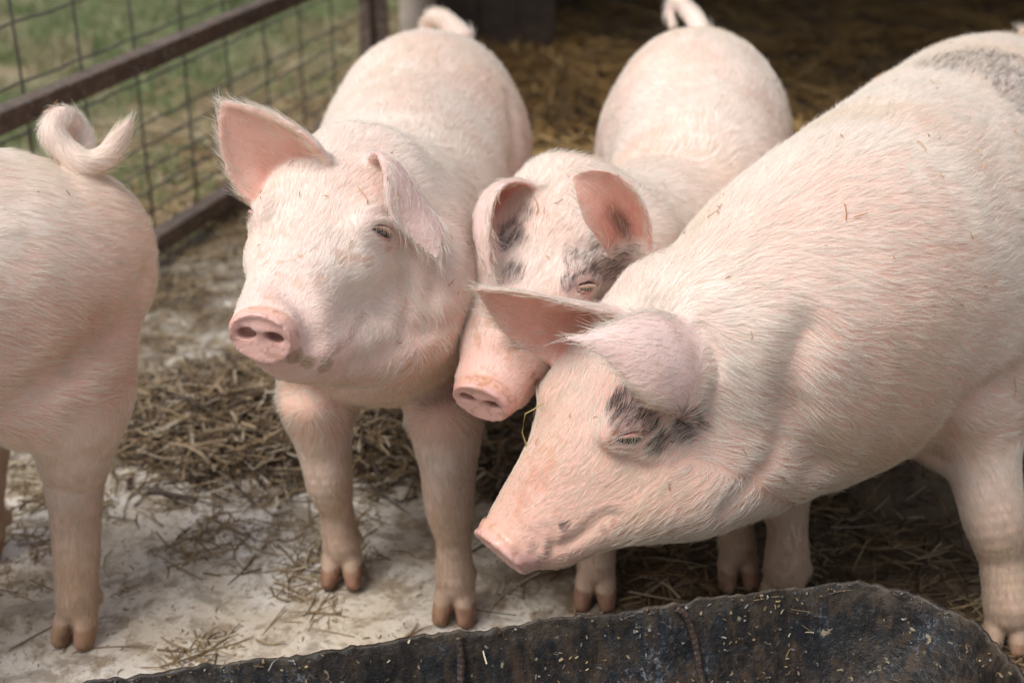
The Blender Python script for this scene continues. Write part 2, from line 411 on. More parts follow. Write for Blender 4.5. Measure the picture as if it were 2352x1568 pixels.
        S = np.array(S); s.ears.append(S); s.ops.append(('ear', S[:, :3], S[:, 11]))
    def build(s, name, label, cat, h, group=None, tails=(), hair=60000, hairlen=.024, seed=1, tone=(0, 0, 0), eyes=(1, -1), wave=1., haircol=(.93, .895, .835)):
        t0 = time.time()
        if DEV: h = .009
        lo = np.full(3, 9.); hi = np.full(3, -9.)
        for o in s.ops:
            if o[0] == 'sweep': m = max(o[6].max(), o[7].max(), o[8].max())+.02; lo = np.minimum(lo, o[1].min(0)-m); hi = np.maximum(hi, o[1].max(0)+m)
            elif o[0] == 'ear': lo = np.minimum(lo, o[1].min(0)-.02); hi = np.maximum(hi, o[1].max(0)+.02)
        lo[2] = -.015
        Fd = Field(lo, hi, h)
        subs = [o for o in s.ops if o[0] in ('sweep', 'ell') and o[-1]]
        for o in s.ops:
            if o[0] == 'sweep' and not o[-1]: Fd.sweep(*o[1:10])
            elif o[0] == 'ell' and not o[-1]: Fd.ellipsoid(*o[1:5])
            elif o[0] == 'ear': Fd.spheres(o[1], np.maximum(o[2], h*1.15), .016)
        o_l = s.L(A(0, 0, CAM_H))
        def surf(px, py):                                       # first skin met along a line of sight
            r_ = s.D(nrm(ray(px, py)))
            for t in np.arange(1.2, 3.6, h*.5):
                p = o_l+r_*t; i = np.round((p-Fd.lo)/h).astype(int)
                if (i >= 0).all() and (i < Fd.n).all() and Fd.d[tuple(i)] < 0: return p
            return None
        for o in s.ops:
            if o[0] != 'crease': continue
            q_ = [p for p in (surf(*p) for p in catmull(np.array(o[1], float), max(6, int(np.linalg.norm(np.diff(np.array(o[1], float), axis=0), axis=1).sum()/6)))) if p is not None]
            if len(q_) < 3: continue
            C_ = np.array(q_); C_ = np.array([C_[max(0, i-2):i+3].mean(0) for i in range(len(C_))]); tt = np.linspace(0, 1, len(C_)); rr = o[2]*(.25+.75*np.sin(tt*math.pi)**.7); one = np.tile(np.eye(3)[None], (len(C_), 1, 1))
            Fd.sweep(C_, one[:, 0], one[:, 1], one[:, 2], rr, rr, rr, rr, o[3], not o[4])
        for e in s.eyes if hasattr(s, 'hf') else ():       # set each eye on the skin, then swell and slit the lids
            c0, al, out, upd, g, q = e; c0 = s.L(c0); ol = s.D(out); best = 0
            for t in np.arange(-.03, .06, .001):
                i = np.round((c0+ol*t-Fd.lo)/h).astype(int)
                if (i >= 0).all() and (i < Fd.n).all() and Fd.d[tuple(i)] < 0: best = t
            c1 = c0+ol*(best-.001); e[0] = e[0]+out*(best-.001); R = np.array([s.D(al), ol, s.D(upd)])
            Fd.ellipsoid(c1-ol*.005, R, (.034*q, .013*q, .025*q), .014)
            for rad_, off, wd_ in ((.0275, .004, .0032), (.035, .002, .0028)):       # creases of the upper lid
                tt = np.linspace(.25, 2.75, 26); C_ = np.array([c1+R[0]*1.15*rad_*q*math.cos(t)+R[2]*rad_*.78*q*math.sin(t)+ol*(off-.006*math.cos(t)**2) for t in tt]); rr = wd_*np.sin((tt-.15)/2.7*math.pi)**.6
                one = np.tile(R[None], (26, 1, 1)); subs.append(('sweep', C_, one[:, 0], one[:, 1], one[:, 2], rr, rr*1.6, rr, rr, .005, True))
            tt = np.linspace(3.5, 5.9, 22); C_ = np.array([c1+R[0]*.024*q*math.cos(t)+R[2]*.016*q*math.sin(t)+ol*(.002-.005*math.cos(t)**2) for t in tt]); rr = .0022*np.sin((tt-3.4)/2.6*math.pi)**.6
            subs.append(('sweep', C_, one[:22, 0], one[:22, 1], one[:22, 2], rr, rr*1.6, rr, rr, .004, True))
            subs.append(('ell', c1+ol*.009*q-R[2]*.0005, R, (.0222*q, .018*q, .0072*q*s.ap), .002, True))
        for o in subs:
            if o[0] == 'sweep': Fd.sweep(*o[1:10], sub=True)
            else: Fd.ellipsoid(*o[1:5], sub=True)
        z = Fd.lo[2]+h*np.arange(Fd.n[2]); Fd.d = np.maximum(Fd.d, (.002-z)[None, None, :].astype(np.float32))
        V, F = Fd.mesh(); del Fd
        Vs = laplace(V, F, V, 1, .5); V = laplace(V, F, Vs, 1, .3)
        Nv = vnormals(V, F); nV = len(V)
        V = V+Nv*(((vnoise(V, 8, seed+50)-.5)*.0080+(vnoise(V*A(1.6, .7, .6), 26, seed+51)-.5)*.0026)*sstep(.30, .40, V[:, 2])+(vnoise(V, 38, seed+52)-.5)*.0016)[:, None]; Nv = vnormals(V, F)
        # nearest guiding sample of every vertex
        fl = s.flow; FC = np.array([f[1] for f in fl]); FT = np.array([f[2] for f in fl]); FR = np.array([f[3] for f in fl]); FK = np.array([f[0] for f in fl])
        near = np.empty(nV, int)
        for a in range(0, nV, 20000):
            dd = np.linalg.norm(V[a:a+20000, None]-FC[None], axis=2)/FR[None]; near[a:a+20000] = dd.argmin(1)
        kd = FK[near]; flow = FT[near].copy()
        isleg = (kd == 'leg') | (kd == 'hoof'); istail = kd == 'tail'; trunk = ~(isleg | istail)
        tw = laplace(V, F, (trunk*1.)[:, None], 70, .9)[:, 0]; lw = laplace(V, F, (isleg*1.)[:, None], 70, .9)[:, 0]
        flow[trunk] *= -1; flow[trunk] += A(0, 0, -.45)*(1-np.abs(Nv[trunk, 2:3])*.3)
        earw = np.zeros(nV); inner = np.zeros(nV); eart = np.zeros(nV); earv = np.zeros(nV); earc = np.zeros(nV)
        for S in s.ears:
            idx = np.nonzero(((V > S[:, :3].min(0)-.02) & (V < S[:, :3].max(0)+.02)).all(1))[0]
            for a in range(0, len(idx), 4000):
                ii = idx[a:a+4000]; D_ = np.linalg.norm(V[ii, None]-S[None, :, :3], axis=2); j = D_.argmin(1); dm = D_[np.arange(len(ii)), j]
                near_ = dm < S[j, 11]+.009; ii = ii[near_]; j = j[near_]; dm = dm[near_]; dd = V[ii]-S[j, :3]
                wgt = sstep(.009, .002, dm-S[j, 11])*sstep(.02, .18, S[j, 9])
                earw[ii] = np.maximum(earw[ii], wgt); inn = ((dd*S[j, 3:6]).sum(1) > -.0005) & ((Nv[ii]*S[j, 3:6]).sum(1) > .0)
                inner[ii] = inn*wgt; eart[ii] = S[j, 9]; earv[ii] = S[j, 10]; earc[ii] = S[j, 12]; flow[ii] = flow[ii]*(1-wgt[:, None])+(S[j, 6:9]+.35*np.sign(S[j, 10:11])*np.cross(S[j, 6:9], S[j, 3:6])*0)*wgt[:, None]
        # colour of the hide, with top-to-bottom shading painted in
        W = V@s.R+s.base
        n1, n2, n3 = vnoise(V, 9, seed), vnoise(V, 30, seed+1), vnoise(V, 80, seed+2)
        c = np.empty((nV, 3)); pale = A(.86, .73, .66); pink = A(.80, .52, .44)
        m = np.clip(.18+.9*(n1-.5)+.5*(n2-.5)+.80*sstep(.70, .38, V[:, 2])*tw, 0, 1)[:, None]; c[:] = pale*(1-m)+pink*m  # paler back than flanks: bristle cover, plus skylight put into the colour
        belly = sstep(.56, .25, V[:, 2]+.10*(n1-.5))[:, None]*tw[:, None]*.85; c = c*(1-belly)+A(.62, .37, .26)*belly; c += np.array(tone)  # lower body darkened: thinner hair, plus underside shade painted into the hide
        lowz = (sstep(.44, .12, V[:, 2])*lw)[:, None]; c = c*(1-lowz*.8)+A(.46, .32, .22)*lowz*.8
        wet = np.zeros(nV)
        hd = np.zeros(nV)
        if hasattr(s, 'hf'):
            cr, X, Y, Z, f = s.hf; q = W-cr; hx, hy, hz = q@X/f, q@Y, q@Z
            inh = (hx > -.06) & (hx < .36) & (np.abs(hy) < .12) & (np.abs(hz+.03) < .15) & (~isleg) & (earw < .5); hd = inh*1.
            c = np.where((inh & (hx > .12))[:, None], c*(1-.3*sstep(.12, .28, hx)[:, None])+A(.80, .47, .42)*.3*sstep(.12, .28, hx)[:, None], c)
            dc, Xd, Yd, Zd, qq = s.disc; r_ = W-dc; dx, dy, dz = r_@Xd, r_@Yd, r_@Zd
            dm = inh*sstep(-.014, -.004, dx)*((dy/(.056*qq))**2+(dz/(.048*qq))**2 < 1); c = c*(1-dm[:, None]*.75)+A(.76, .45, .41)*dm[:, None]*.75
            top = dm*sstep(.012, .03, dz)*sstep(.006, -.004, dx-.006); c = c*(1-.45*top[:, None])+A(.80, .48, .32)*.45*top[:, None]
            nost = np.maximum(*[np.exp(-(((dy-g*.0195*qq)/.013)**2+((dz-.004)/.008)**2)**2)*(dx > -.03) for g in (1, -1)])*dm
            c = c*(1-nost[:, None]*.7)+A(.16, .06, .05)*nost[:, None]*.7
            dirt = dm*sstep(.58, .66, vnoise(V, 230, seed+5)*.55+vnoise(V, 90, seed+6)*.45); c = c*(1-.5*dirt[:, None])+A(.36, .17, .09)*.5*dirt[:, None]
            scur = inh*sstep(.2, .26, hx)*0+inh*sstep(.10, .2, hx)*sstep(.0, .03, hz+.03)*sstep(.57, .72, vnoise(V, 110, seed+8)*.6+vnoise(V, 35, seed+9)*.4)
            c = c*(1-.5*scur[:, None])+A(.55, .25, .10)*.5*scur[:, None]
            mouth = inh*(dx < -.01)*sstep(.008, .002, np.abs(hz+.091*qq))*(hx > .17)*(hx < .3); c = c*(1-.35*mouth[:, None])+A(.28, .12, .09)*.4*mouth[:, None]
            for ec, al, out, upd, g, q_ in s.eyes:
                r_ = W-ec; e2 = (r_@al/.034)**2+(r_@upd/.026)**2+(r_@out/.03)**2; wgt = np.exp(-e2**1.5)[:, None]*.5; c = c*(1-wgt)+A(.70, .38, .37)*wgt
                e3 = (r_@al/.023)**2+(r_@upd/.0105)**2+(r_@out/.03)**2; wgt = np.exp(-e3**3)[:, None]*.8; c = c*(1-wgt)+A(.40, .17, .16)*wgt
            wet = dm*1.
        iw = (inner*(1-.2*np.abs(earv)))[:, None]; e_ = (.75*sstep(.75, .05, eart)+.9*(n2-.5)+.5*(n3-.5)).clip(0, 1)[:, None]; ic = A(.80, .46, .38)*(1-e_)+A(.66, .24, .17)*e_; c = c*(1-iw)+ic*iw
        ow = ((earw-inner).clip(0)*.5)[:, None]; ow = ow*1.5; c = c*(1-ow)+A(.80, .58, .56)*ow
        canal = (np.exp(-((eart-.28)/.20)**2-((earv-.1)/.30)**2)*inner*earc).clip(0, 1); c = c*(1-canal[:, None]*.9)+A(.10, .045, .035)*canal[:, None]*.9  # canal is a painted dark spot that gives the hollow its shade
        hoof = (kd == 'hoof')*sstep(.046, .040, V[:, 2]+.008*(n3-.5)); c = c*(1-hoof[:, None])+((A(.30, .17, .11)*(.6+.8*n3[:, None])*(.55+.45*sstep(.0, .03, V[:, 2:3]))))*hoof[:, None]
        hoof = np.maximum(hoof, (kd == 'hoof')*1.)
        # muck: yellow-brown stains on legs and belly
        muck = sstep(.42, .68, n1*.4+n2*.35+n3*.25)*(sstep(.5, .1, V[:, 2])*.75+.10)*(~hd.astype(bool)); c = c*(1-.55*muck[:, None])+A(.36, .25, .13)*.55*muck[:, None]
        vv = W-A(0, 0, CAM_H); dpt = vv[:, 1]*math.cos(CAM_PITCH)-vv[:, 2]*math.sin(CAM_PITCH); sx = 1176+vv[:, 0]/dpt*FPX; sy = 784-(vv[:, 1]*math.sin(CAM_PITCH)+vv[:, 2]*math.cos(CAM_PITCH))/dpt*FPX
        Nw = Nv@s.R; face = (Nw*vv).sum(1) < 0
        def hit(pc, ear=False):                                    # where a survey point of the photo lands on this hide
            if len(pc) == 3: return pc
            k = np.nonzero((np.abs(sx-pc[0]) < 14) & (np.abs(sy-pc[1]) < 14) & face & ((earw < .3) | ear))[0]
            return W[k[dpt[k].argmin()]] if len(k) else A(0, 0, -9)
        s.hit = hit
        for pc, pr, pcol, amt in s.stains:
            pc = hit(pc)
            r_ = np.linalg.norm((W-pc)/pr, axis=1)+(.5*(n3-.5)+.4*(n2-.5))*min(1., pr[0]/.02); wgt = sstep(1.05, .75, r_)[:, None]*amt; c = c*(1-wgt)+A(*pcol)*wgt
        # grey patches belong to hide and bristles alike
        pat = np.zeros(nV)
        for pc, pr, amt in s.patches:
            pc = hit(pc, len(pc) == 2 and amt > 1.5); amt = min(amt, 1.)
            r_ = np.linalg.norm((W-pc)/pr, axis=1)+(.35*(n3-.5)+.3*(n2-.5))*min(1., pr[0]/.02); pat = np.maximum(pat, sstep(1.1, .75, r_)*amt*(1-.8*earw))
        c = c*(1-pat[:, None]*.6)+A(.13, .11, .105)*pat[:, None]*.6
        c = np.clip(c, .01, .9)
        flow = laplace(V, F, flow, 6); flow = flow-Nv*(flow*Nv).sum(1)[:, None]; flow = nrm(flow)
        root = bpy.data.objects.new(name, None); root.empty_display_size = .1; root.location = tuple(s.base); root.rotation_euler = (0, 0, s.yaw); link(root)
        tag(root, label, cat, group)
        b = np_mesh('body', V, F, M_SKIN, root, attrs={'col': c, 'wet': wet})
        # bristles
        if not os.environ.get('NOHAIR'):
            v0, v1, v2, v3 = (V[F[:, i]] for i in range(4)); ar = np.linalg.norm(np.cross(v2-v0, v3-v1), axis=1)*.5
            dens = np.ones(nV); dens *= 1-.96*wet; dens *= 1-hoof; dens *= 1-.2*lw; dens += .9*hd*(1-wet); dens *= 1-.80*inner*(np.abs(earv) < .8); dens *= 1-.65*(earw-inner).clip(0)*(1-sstep(.6, .95, np.abs(earv)))
            if hasattr(s, 'hf'):
                dens *= 1-.65*hd*sstep(.22, .29, hx)
                for ec, al, out, upd, g, q_ in s.eyes: r_ = W-ec; dens *= 1-np.exp(-(((r_@al/.026)**2+(r_@upd/.013)**2+(r_@out/.03)**2)**3))
            df = dens[F].mean(1).clip(0)*ar; nh = int(hair*(.15 if DEV else 1)); cdf = np.cumsum(df); fi = np.searchsorted(cdf, rng.random(nh)*cdf[-1])
            fi = np.minimum(fi, len(F)-1); u, v = rng.random(nh)[:, None], rng.random(nh)[:, None]
            bl = lambda X: (X[F[fi, 0]]*(1-u)+X[F[fi, 1]]*u)*(1-v)+(X[F[fi, 3]]*(1-u)+X[F[fi, 2]]*u)*v
            p0 = bl(V); nn = nrm(bl(Nv)); ff = nrm(bl(flow)); pt = bl(pat[:, None])[:, 0]; er = bl(earw[:, None])[:, 0]; hh = bl(hd[:, None])[:, 0]; evb = np.abs(bl(earv[:, None])[:, 0]); etb = bl(eart[:, None])[:, 0]
            side = np.cross(nn, ff)
            sw = (vnoise(p0, 11, 31)-.5)*.7*wave+(vnoise(p0, 48, 32)-.5)*.5+(vnoise(p0, 150, 33)-.5)*.45+rng.normal(0, .12, nh)
            dr = nrm(ff*np.cos(sw)[:, None]+side*np.sin(sw)[:, None])
            ln = hairlen*(.65+.7*rng.random(nh))*(1-.35*hh)*(1-.35*er*(evb < .75))
            ln *= 1-.45*bl(lw[:, None])[:, 0]
            if hasattr(s, 'hf'):
                hxh = bl((hd*hx)[:, None])[:, 0]; ln *= 1-.55*sstep(.14, .26, hxh)
            ln = ln*(1+.2*er*(evb > .8)*(dr@A(0, 0, 1) < .5))
            crest = sstep(.93, .99, nn[:, 2])*(1-hh)*(rng.random(nh) < .3)
            lift = .20+.10*rng.random(nh)+.35*(rng.random(nh) < .04)+.3*crest*rng.random(nh)-.1*er
            bend = (vnoise(p0, 60, 35)-.5)*.5+rng.normal(0, .15, nh)
            K = 4; pts = np.empty((nh, K, 3)); ts = np.linspace(0, 1, K)
            for i, t in enumerate(ts):
                pts[:, i] = p0+dr*(ln*t)[:, None]+nn*(ln*lift*(t-.62*t*t)+.0003)[:, None]*1.0+side*(ln*bend*t*t*.4)[:, None]
            rad = (np.array([1., .92, .7, .15])[None]*(.00015+.00009*rng.random(nh))[:, None])*(1-.2*hh[:, None])
            base = A(*haircol); hc = base[None]*(.88+.2*rng.random(nh))[:, None]
            gold = (sstep(.45, .75, vnoise(p0, 7, 41))*.35+.45*sstep(.0, -.7, nn[:, 2])+.15*rng.random(nh)).clip(0, 1)[:, None]; hc = hc*(1-gold)+A(.80, .68, .50)*gold*.98  # golden in drifts; more underneath, where the colour also deepens the shade
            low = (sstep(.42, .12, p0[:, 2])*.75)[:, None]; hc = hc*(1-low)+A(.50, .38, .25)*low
            dk = (pt > .12)*1.*(rng.random(nh) < (.15+.75*pt)*(.45+.9*vnoise(p0, 90, 37))); hc = hc*(1-dk[:, None])+(A(.06, .052, .05)*(.7+.9*rng.random(nh))[:, None])*dk[:, None]
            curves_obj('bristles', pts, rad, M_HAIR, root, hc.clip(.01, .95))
        if hasattr(s, 'hf'): s.make_eyes(root, eyes)
        s.V, s.F, s.Nv, s.W, s.root = V, F, Nv, W, root
        print('pig', name, nV, 'verts', round(time.time()-t0, 1), 's')
        return root
    def make_eyes(s, root, which):
        for c, al, out, upd, g, q in s.eyes:
            q = q*1.2; c = c-out*.0015
            if g not in which: continue
            c, al, out, upd = s.L(c), s.D(al), s.D(out), s.D(upd); r = .0165*q; cc = c-out*.0085*q
            th = np.linspace(0, math.pi, 13); ph = np.linspace(0, 2*math.pi, 21)[:-1]
            V = np.array([cc+r*(al*math.sin(t)*math.cos(p)+upd*math.sin(t)*math.sin(p)+out*math.cos(t)) for t in th for p in ph]); n = len(ph)
            F = np.array([[i*n+j, (i+1)*n+j, (i+1)*n+(j+1) % n, i*n+(j+1) % n] for i in range(12) for j in range(n)])
            eye = np_mesh('eye', V, F, M_EYE, root)
            for up_ in (1, -1):                                             # lids as curved rolls over the ball
                mb = MB(); pts = []; rr = []
                for t in np.linspace(-1, 1, 15):
                    x = t*.0190*q; zz = up_*(.0040 if up_ > 0 else .0056)*s.ap*q*(1-t*t)-.0008*q; y = math.sqrt(max(r*r-x*x*.55-zz*zz, 1e-8))-.0085*q+.0010
                    pts.append(c+al*x+upd*zz+out*y); rr.append((.0017 if up_ < 0 else .0024)*q*(1-.45*abs(t)))
                mb.tube(pts, rr, 8); mb.build('eyelid', M_LID, eye, smooth=True)
                if up_ > 0 and g > 0:
                    k = 24; pp = []
                    for i in range(k):
                        t = -.85+1.7*i/(k-1)+rng.normal(0, .02); x = t*.0190*q; zz = .0050*q*(1-t*t); y = math.sqrt(max(r*r-x*x*.55-zz*zz, 1e-8))-.0085*q+.003
                        a = c+al*x+upd*zz+out*y; l = .0125*q*(.7+.4*rng.random())*(1-.35*abs(t)); fan = al*t*.45
                        pp.append([a, a+(out*.55-upd*.25+fan*.5)*l*.5, a+(out*.55-upd*.9+fan)*l*.9])
                    pp = np.array(pp); curves_obj('eyelashes', pp, np.tile([.00032, .00024, .00006], (k, 1)), M_HAIR, eye, np.tile([.62, .55, .40], (k, 1)))
    def tail(s, pts, radii, k=.012):
        s.body([(p, r, r, r) for p, r in zip(pts, radii)], k=k, kind='tail', step=.006)

# ------------------------------------------------------------------ setting: ground, pen floor, barn
def mat_floor():
    n = N('wet_slurry_floor'); v = n.coord(); m = n.attr('muck')['Fac']
    a = n.noise(3.2, 6, .62, v, .6); b = n.noise(17, 6, .65, v, .3); f = n.noise(90, 4, .7, v)
    pale = n.mix(n.ramp(a, [(.36, 0.), (.60, 1.)]), (.80, .755, .69), (.60, .52, .41))
    pale = n.mix(n.ramp(b, [(.50, 0.), (.62, .85)]), pale, (.30, .225, .145))
    pale = n.mix(n.ramp(f, [(.56, 0.), (.66, .7)]), pale, (.15, .115, .08))
    pale = n.mix(n.ramp(n.noise(7.5, 7, .72, v, 1.2), [(.50, 0.), (.60, .8)]), pale, (.30, .25, .19))
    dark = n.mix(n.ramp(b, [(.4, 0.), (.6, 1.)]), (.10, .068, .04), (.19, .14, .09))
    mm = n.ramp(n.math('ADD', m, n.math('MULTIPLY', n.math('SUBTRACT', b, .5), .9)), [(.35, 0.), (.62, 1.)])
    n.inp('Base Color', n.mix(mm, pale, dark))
    n.inp('Roughness', n.ramp(n.math('ADD', n.math('MULTIPLY', a, .7), n.math('MULTIPLY', f, .3)), [(.40, .12), (.60, .55)]))
    n.bump(n.math('ADD', b, n.math('MULTIPLY', f, .7)), .55, .006); return n.m
def struct(o): o['kind'] = 'structure'; return o

gm = N('earth_and_turf'); gv = gm.coord(); ga = gm.noise(2.2, 6, .6, gv)
gm.inp('Base Color', gm.mix(gm.ramp(ga, [(.40, 0.), (.60, 1.)]), (.12, .13, .06), (.25, .20, .12))); gm.inp('Roughness', .9)
gm.bump(gm.noise(30, 5, .6, gv), .6, .02)
mb = MB(); mb.grid(np.array([[(x, y, -.012) for y in np.linspace(-60, 120, 10)] for x in np.linspace(-90, 90, 10)])); struct(mb.build('ground', gm.m))

def fx(Y): return -2.12+.34*Y                                   # the fence line in plan
HX, HY = -.40, 2.55
def muckmask(x, y):
    q = np.c_[x, y, x*0]
    w1 = vnoise(q, 3.1, 61)-.5; w2 = vnoise(q, 9, 62)-.5
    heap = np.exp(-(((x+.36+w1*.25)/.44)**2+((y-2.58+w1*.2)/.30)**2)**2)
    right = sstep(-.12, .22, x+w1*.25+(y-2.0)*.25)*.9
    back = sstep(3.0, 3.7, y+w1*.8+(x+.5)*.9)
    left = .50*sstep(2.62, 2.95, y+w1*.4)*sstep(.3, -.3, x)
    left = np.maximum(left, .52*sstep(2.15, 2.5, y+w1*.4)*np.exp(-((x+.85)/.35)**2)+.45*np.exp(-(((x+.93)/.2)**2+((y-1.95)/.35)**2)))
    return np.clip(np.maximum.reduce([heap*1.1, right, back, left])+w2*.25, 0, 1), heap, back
nx, ny = 250, 440
xs = np.linspace(-1.9, 3.4, nx)**1; ys = np.linspace(.9, 7.6, ny)
xs = np.interp(np.linspace(0, 1, nx), [0, .8, 1], [-1.9, 1.3, 3.6]); ys = np.interp(np.linspace(0, 1, ny), [0, .7, 1], [.9, 3.6, 8.2])
XX, YY = np.meshgrid(xs, ys, indexing='ij'); mk, hp, bk = muckmask(XX.ravel(), YY.ravel())
q = np.c_[XX.ravel(), YY.ravel(), XX.ravel()*0]
def floor_h(x, y):
    q = np.c_[x, y, x*0]; mk, hp, bk = muckmask(x, y)
    return .003+(vnoise(q, 6, 71)-.5)*.008+(vnoise(q, 25, 72)-.5)*.006+hp*.035*(.6+.8*vnoise(q, 11, 73))+bk*(.05+.10*vnoise(q, 2.3, 74)+.04*vnoise(q, 7, 75))*sstep(.8, 1., bk*1.)+mk*.006
zz = floor_h(XX.ravel(), YY.ravel()); V = np.c_[XX.ravel(), YY.ravel(), zz]
ii, jj = np.meshgrid(np.arange(nx-1), np.arange(ny-1), indexing='ij'); b0 = (ii*ny+jj).ravel(); F = np.c_[b0, b0+ny, b0+ny+1, b0+1]
fc = V[F].mean(1); F = F[fc[:, 0] > fx(fc[:, 1])+.0]
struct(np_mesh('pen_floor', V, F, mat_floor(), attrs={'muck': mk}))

# straw: bent flat stalks written as slim three-sided prisms
def stalks(name, p, ang, ln, rad, tilt, cols, mat=None, bendy=.3, parent=None):
    n = len(p); d = np.c_[np.cos(ang)*np.cos(tilt), np.sin(ang)*np.cos(tilt), np.sin(tilt)]; sd = nrm(np.c_[-np.sin(ang), np.cos(ang), 0*ang]); up = np.cross(d, sd)*1.
    bd = rng.normal(0, bendy, n)[:, None]; ku = rng.normal(0, bendy*.5, n)[:, None]; K = 4; rings = []
    for i, t in enumerate((-.5, -.12, .2, .5)):
        c = p+d*(ln*t)[:, None]+sd*(bd*ln[:, None]*(t*t))+up*(ku*ln[:, None]*(t*t)); r = rad*(1, 1, .95, .6)[i]
        rings.append(np.stack([c+sd*(r*a)[:, None]+up*(r*b)[:, None] for a, b in ((1, 0), (-.55, .6), (-.6, -.5))], 1))
    V = np.stack(rings, 1).reshape(-1, 3); base = np.arange(n)[:, None]*12; F = []
    for k in range(3):
        for j in range(3): F.append(base+np.array([[k*3+j, k*3+(j+1) % 3, k*3+3+(j+1) % 3, k*3+3+j]]))
    F = np.concatenate(F, 0)
    return np_mesh(name, V, F, mat or M_STRAW, parent, smooth=False, attrs={'col': np.repeat(cols, 12, 0)})
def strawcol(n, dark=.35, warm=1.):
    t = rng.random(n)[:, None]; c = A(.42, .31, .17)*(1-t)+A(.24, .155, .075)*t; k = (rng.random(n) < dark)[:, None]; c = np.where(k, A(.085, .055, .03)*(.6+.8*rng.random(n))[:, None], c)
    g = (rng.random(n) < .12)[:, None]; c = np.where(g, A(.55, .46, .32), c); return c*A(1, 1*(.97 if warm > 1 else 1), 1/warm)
def scatter(n, x0, x1, y0, y1, prob):
    out = []
    while sum(len(o) for o in out) < n:
        x = rng.uniform(x0, x1, n*2); y = rng.uniform(y0, y1, n*2); k = (rng.random(n*2) < prob(x, y)) & (x > fx(y)+.04); out.append(np.c_[x, y][k])
        if len(out) > 60: break
    return np.concatenate(out)[:n]
def heap_p(x, y): m, h, b = muckmask(x, y); return h**1.2
Q = scatter(9000, -1.1, .2, 2.0, 3.1, heap_p); n = len(Q); hz = floor_h(Q[:, 0], Q[:, 1])
stalks('straw_heap', np.c_[Q, hz+.004+.045*rng.random(n)**1.6*heap_p(Q[:, 0], Q[:, 1])], rng.vonmises(0, .55, n)+rng.integers(0, 2, n)*math.pi, rng.uniform(.03, .13, n), rng.uniform(.0009, .0026, n)*np.where(rng.random(n) < .12, 1.9, 1.), rng.normal(0, .14, n), strawcol(n, .42)*A(.80, .80, .86)); so = COL.objects['straw_heap']; tag(so, 'matted heap of brown straw on the floor behind the front legs', 'straw', kind='stuff')
def right_p(x, y): m, h, b = muckmask(x, y); return sstep(.4, .9, m)*sstep(-.15, .2, x)*.8+.02
Q = scatter(6500, -.15, 1.5, 1.3, 3.4, right_p); n = len(Q); hz = floor_h(Q[:, 0], Q[:, 1])
o = stalks('trodden_straw', np.c_[Q, hz+.002+.012*rng.random(n)**2], rng.uniform(0, 6.28, n), rng.uniform(.03, .15, n), rng.uniform(.001, .0024, n), rng.normal(0, .07, n), strawcol(n, .5)*.8); tag(o, 'dark trodden straw and muck between the pigs and the trough', 'straw', kind='stuff')
Q = scatter(22000, -.5, 3.4, 2.9, 8.0, lambda x, y: sstep(2.9, 3.6, y+x*.5)*np.where(y < 5.4, 1, .5)); n = len(Q); hz = floor_h(Q[:, 0], Q[:, 1])
sw = vnoise(np.c_[Q, hz], 1.6, 81)*5
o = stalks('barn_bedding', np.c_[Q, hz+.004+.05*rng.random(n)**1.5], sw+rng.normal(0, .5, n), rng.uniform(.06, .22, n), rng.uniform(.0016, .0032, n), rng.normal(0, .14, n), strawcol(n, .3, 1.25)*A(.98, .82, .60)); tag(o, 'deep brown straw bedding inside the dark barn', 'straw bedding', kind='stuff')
def thin_p(x, y):
    q = np.c_[x, y, x*0]; return (sstep(.50, .72, vnoise(q, 6, 91)*.6+vnoise(q, 17, 92)*.4))**1.1*(x < .3)+.03
Q = scatter(8500, -1.15, .45, 1.3, 2.6, thin_p); n = len(Q); hz = floor_h(Q[:, 0], Q[:, 1])
ln_ = np.where(rng.random(n) < .86, rng.uniform(.002, .014, n), rng.uniform(.03, .13, n))
o = stalks('straw_litter', np.c_[Q, hz+.0015], rng.uniform(0, 6.28, n), ln_, rng.uniform(.0006, .0015, n)*(1+.6*(ln_ > .03)), rng.normal(0, .04, n), strawcol(n, .06)*.8, bendy=.5); tag(o, 'loose straw and chaff lying in the pale wet slurry', 'straw', kind='stuff')
Q = scatter(1500, -1.3, -.3, 2.4, 4.6, lambda x, y: np.exp(-((x-fx(y)-.1)/.28)**2)); n = len(Q); hz = floor_h(Q[:, 0], Q[:, 1])
o = stalks('fence_litter', np.c_[Q, hz+.003+.01*rng.random(n)], rng.uniform(0, 6.28, n), rng.uniform(.03, .16, n), rng.uniform(.001, .002, n), rng.normal(0, .12, n), strawcol(n, .1)); tag(o, 'pale straw drifted along the foot of the wire fence', 'straw', kind='stuff')
# beyond the fence: straw strip, then grass
n = 7000; y = rng.uniform(2.6, 7.2, n); x = fx(y)-np.abs(rng.normal(0, .38, n))-.02
o = stalks('spilled_straw', np.c_[x, y, -.008+.04*rng.random(n)], rng.uniform(0, 6.28, n), rng.uniform(.05, .2, n), rng.uniform(.0015, .003, n), rng.normal(0, .2, n), strawcol(n, .12)*1.15); tag(o, 'tan straw spilled on the turf outside the fence', 'straw', kind='stuff')
n = 75000; y = rng.uniform(2.8, 9.5, n); x = fx(y)-rng.uniform(0., 3.4, n); off = fx(y)-x
qn = np.c_[x, y, 0*x]; cl = vnoise(qn, 2.2, 101)*.6+vnoise(qn, 6.5, 102)*.4; k = rng.random(n) < sstep(.05, .75, off+(cl-.5)*.9)*sstep(.22, .5, cl)
x, y, cl, qn = x[k], y[k], cl[k], qn[k]; n = len(x); a = rng.uniform(0, 6.28, n); h = rng.uniform(.03, .09, n)*(.6+.9*cl); lean = rng.uniform(.2, .9, n)
p = np.empty((n, 3, 3)); dxy = np.c_[np.cos(a), np.sin(a)]
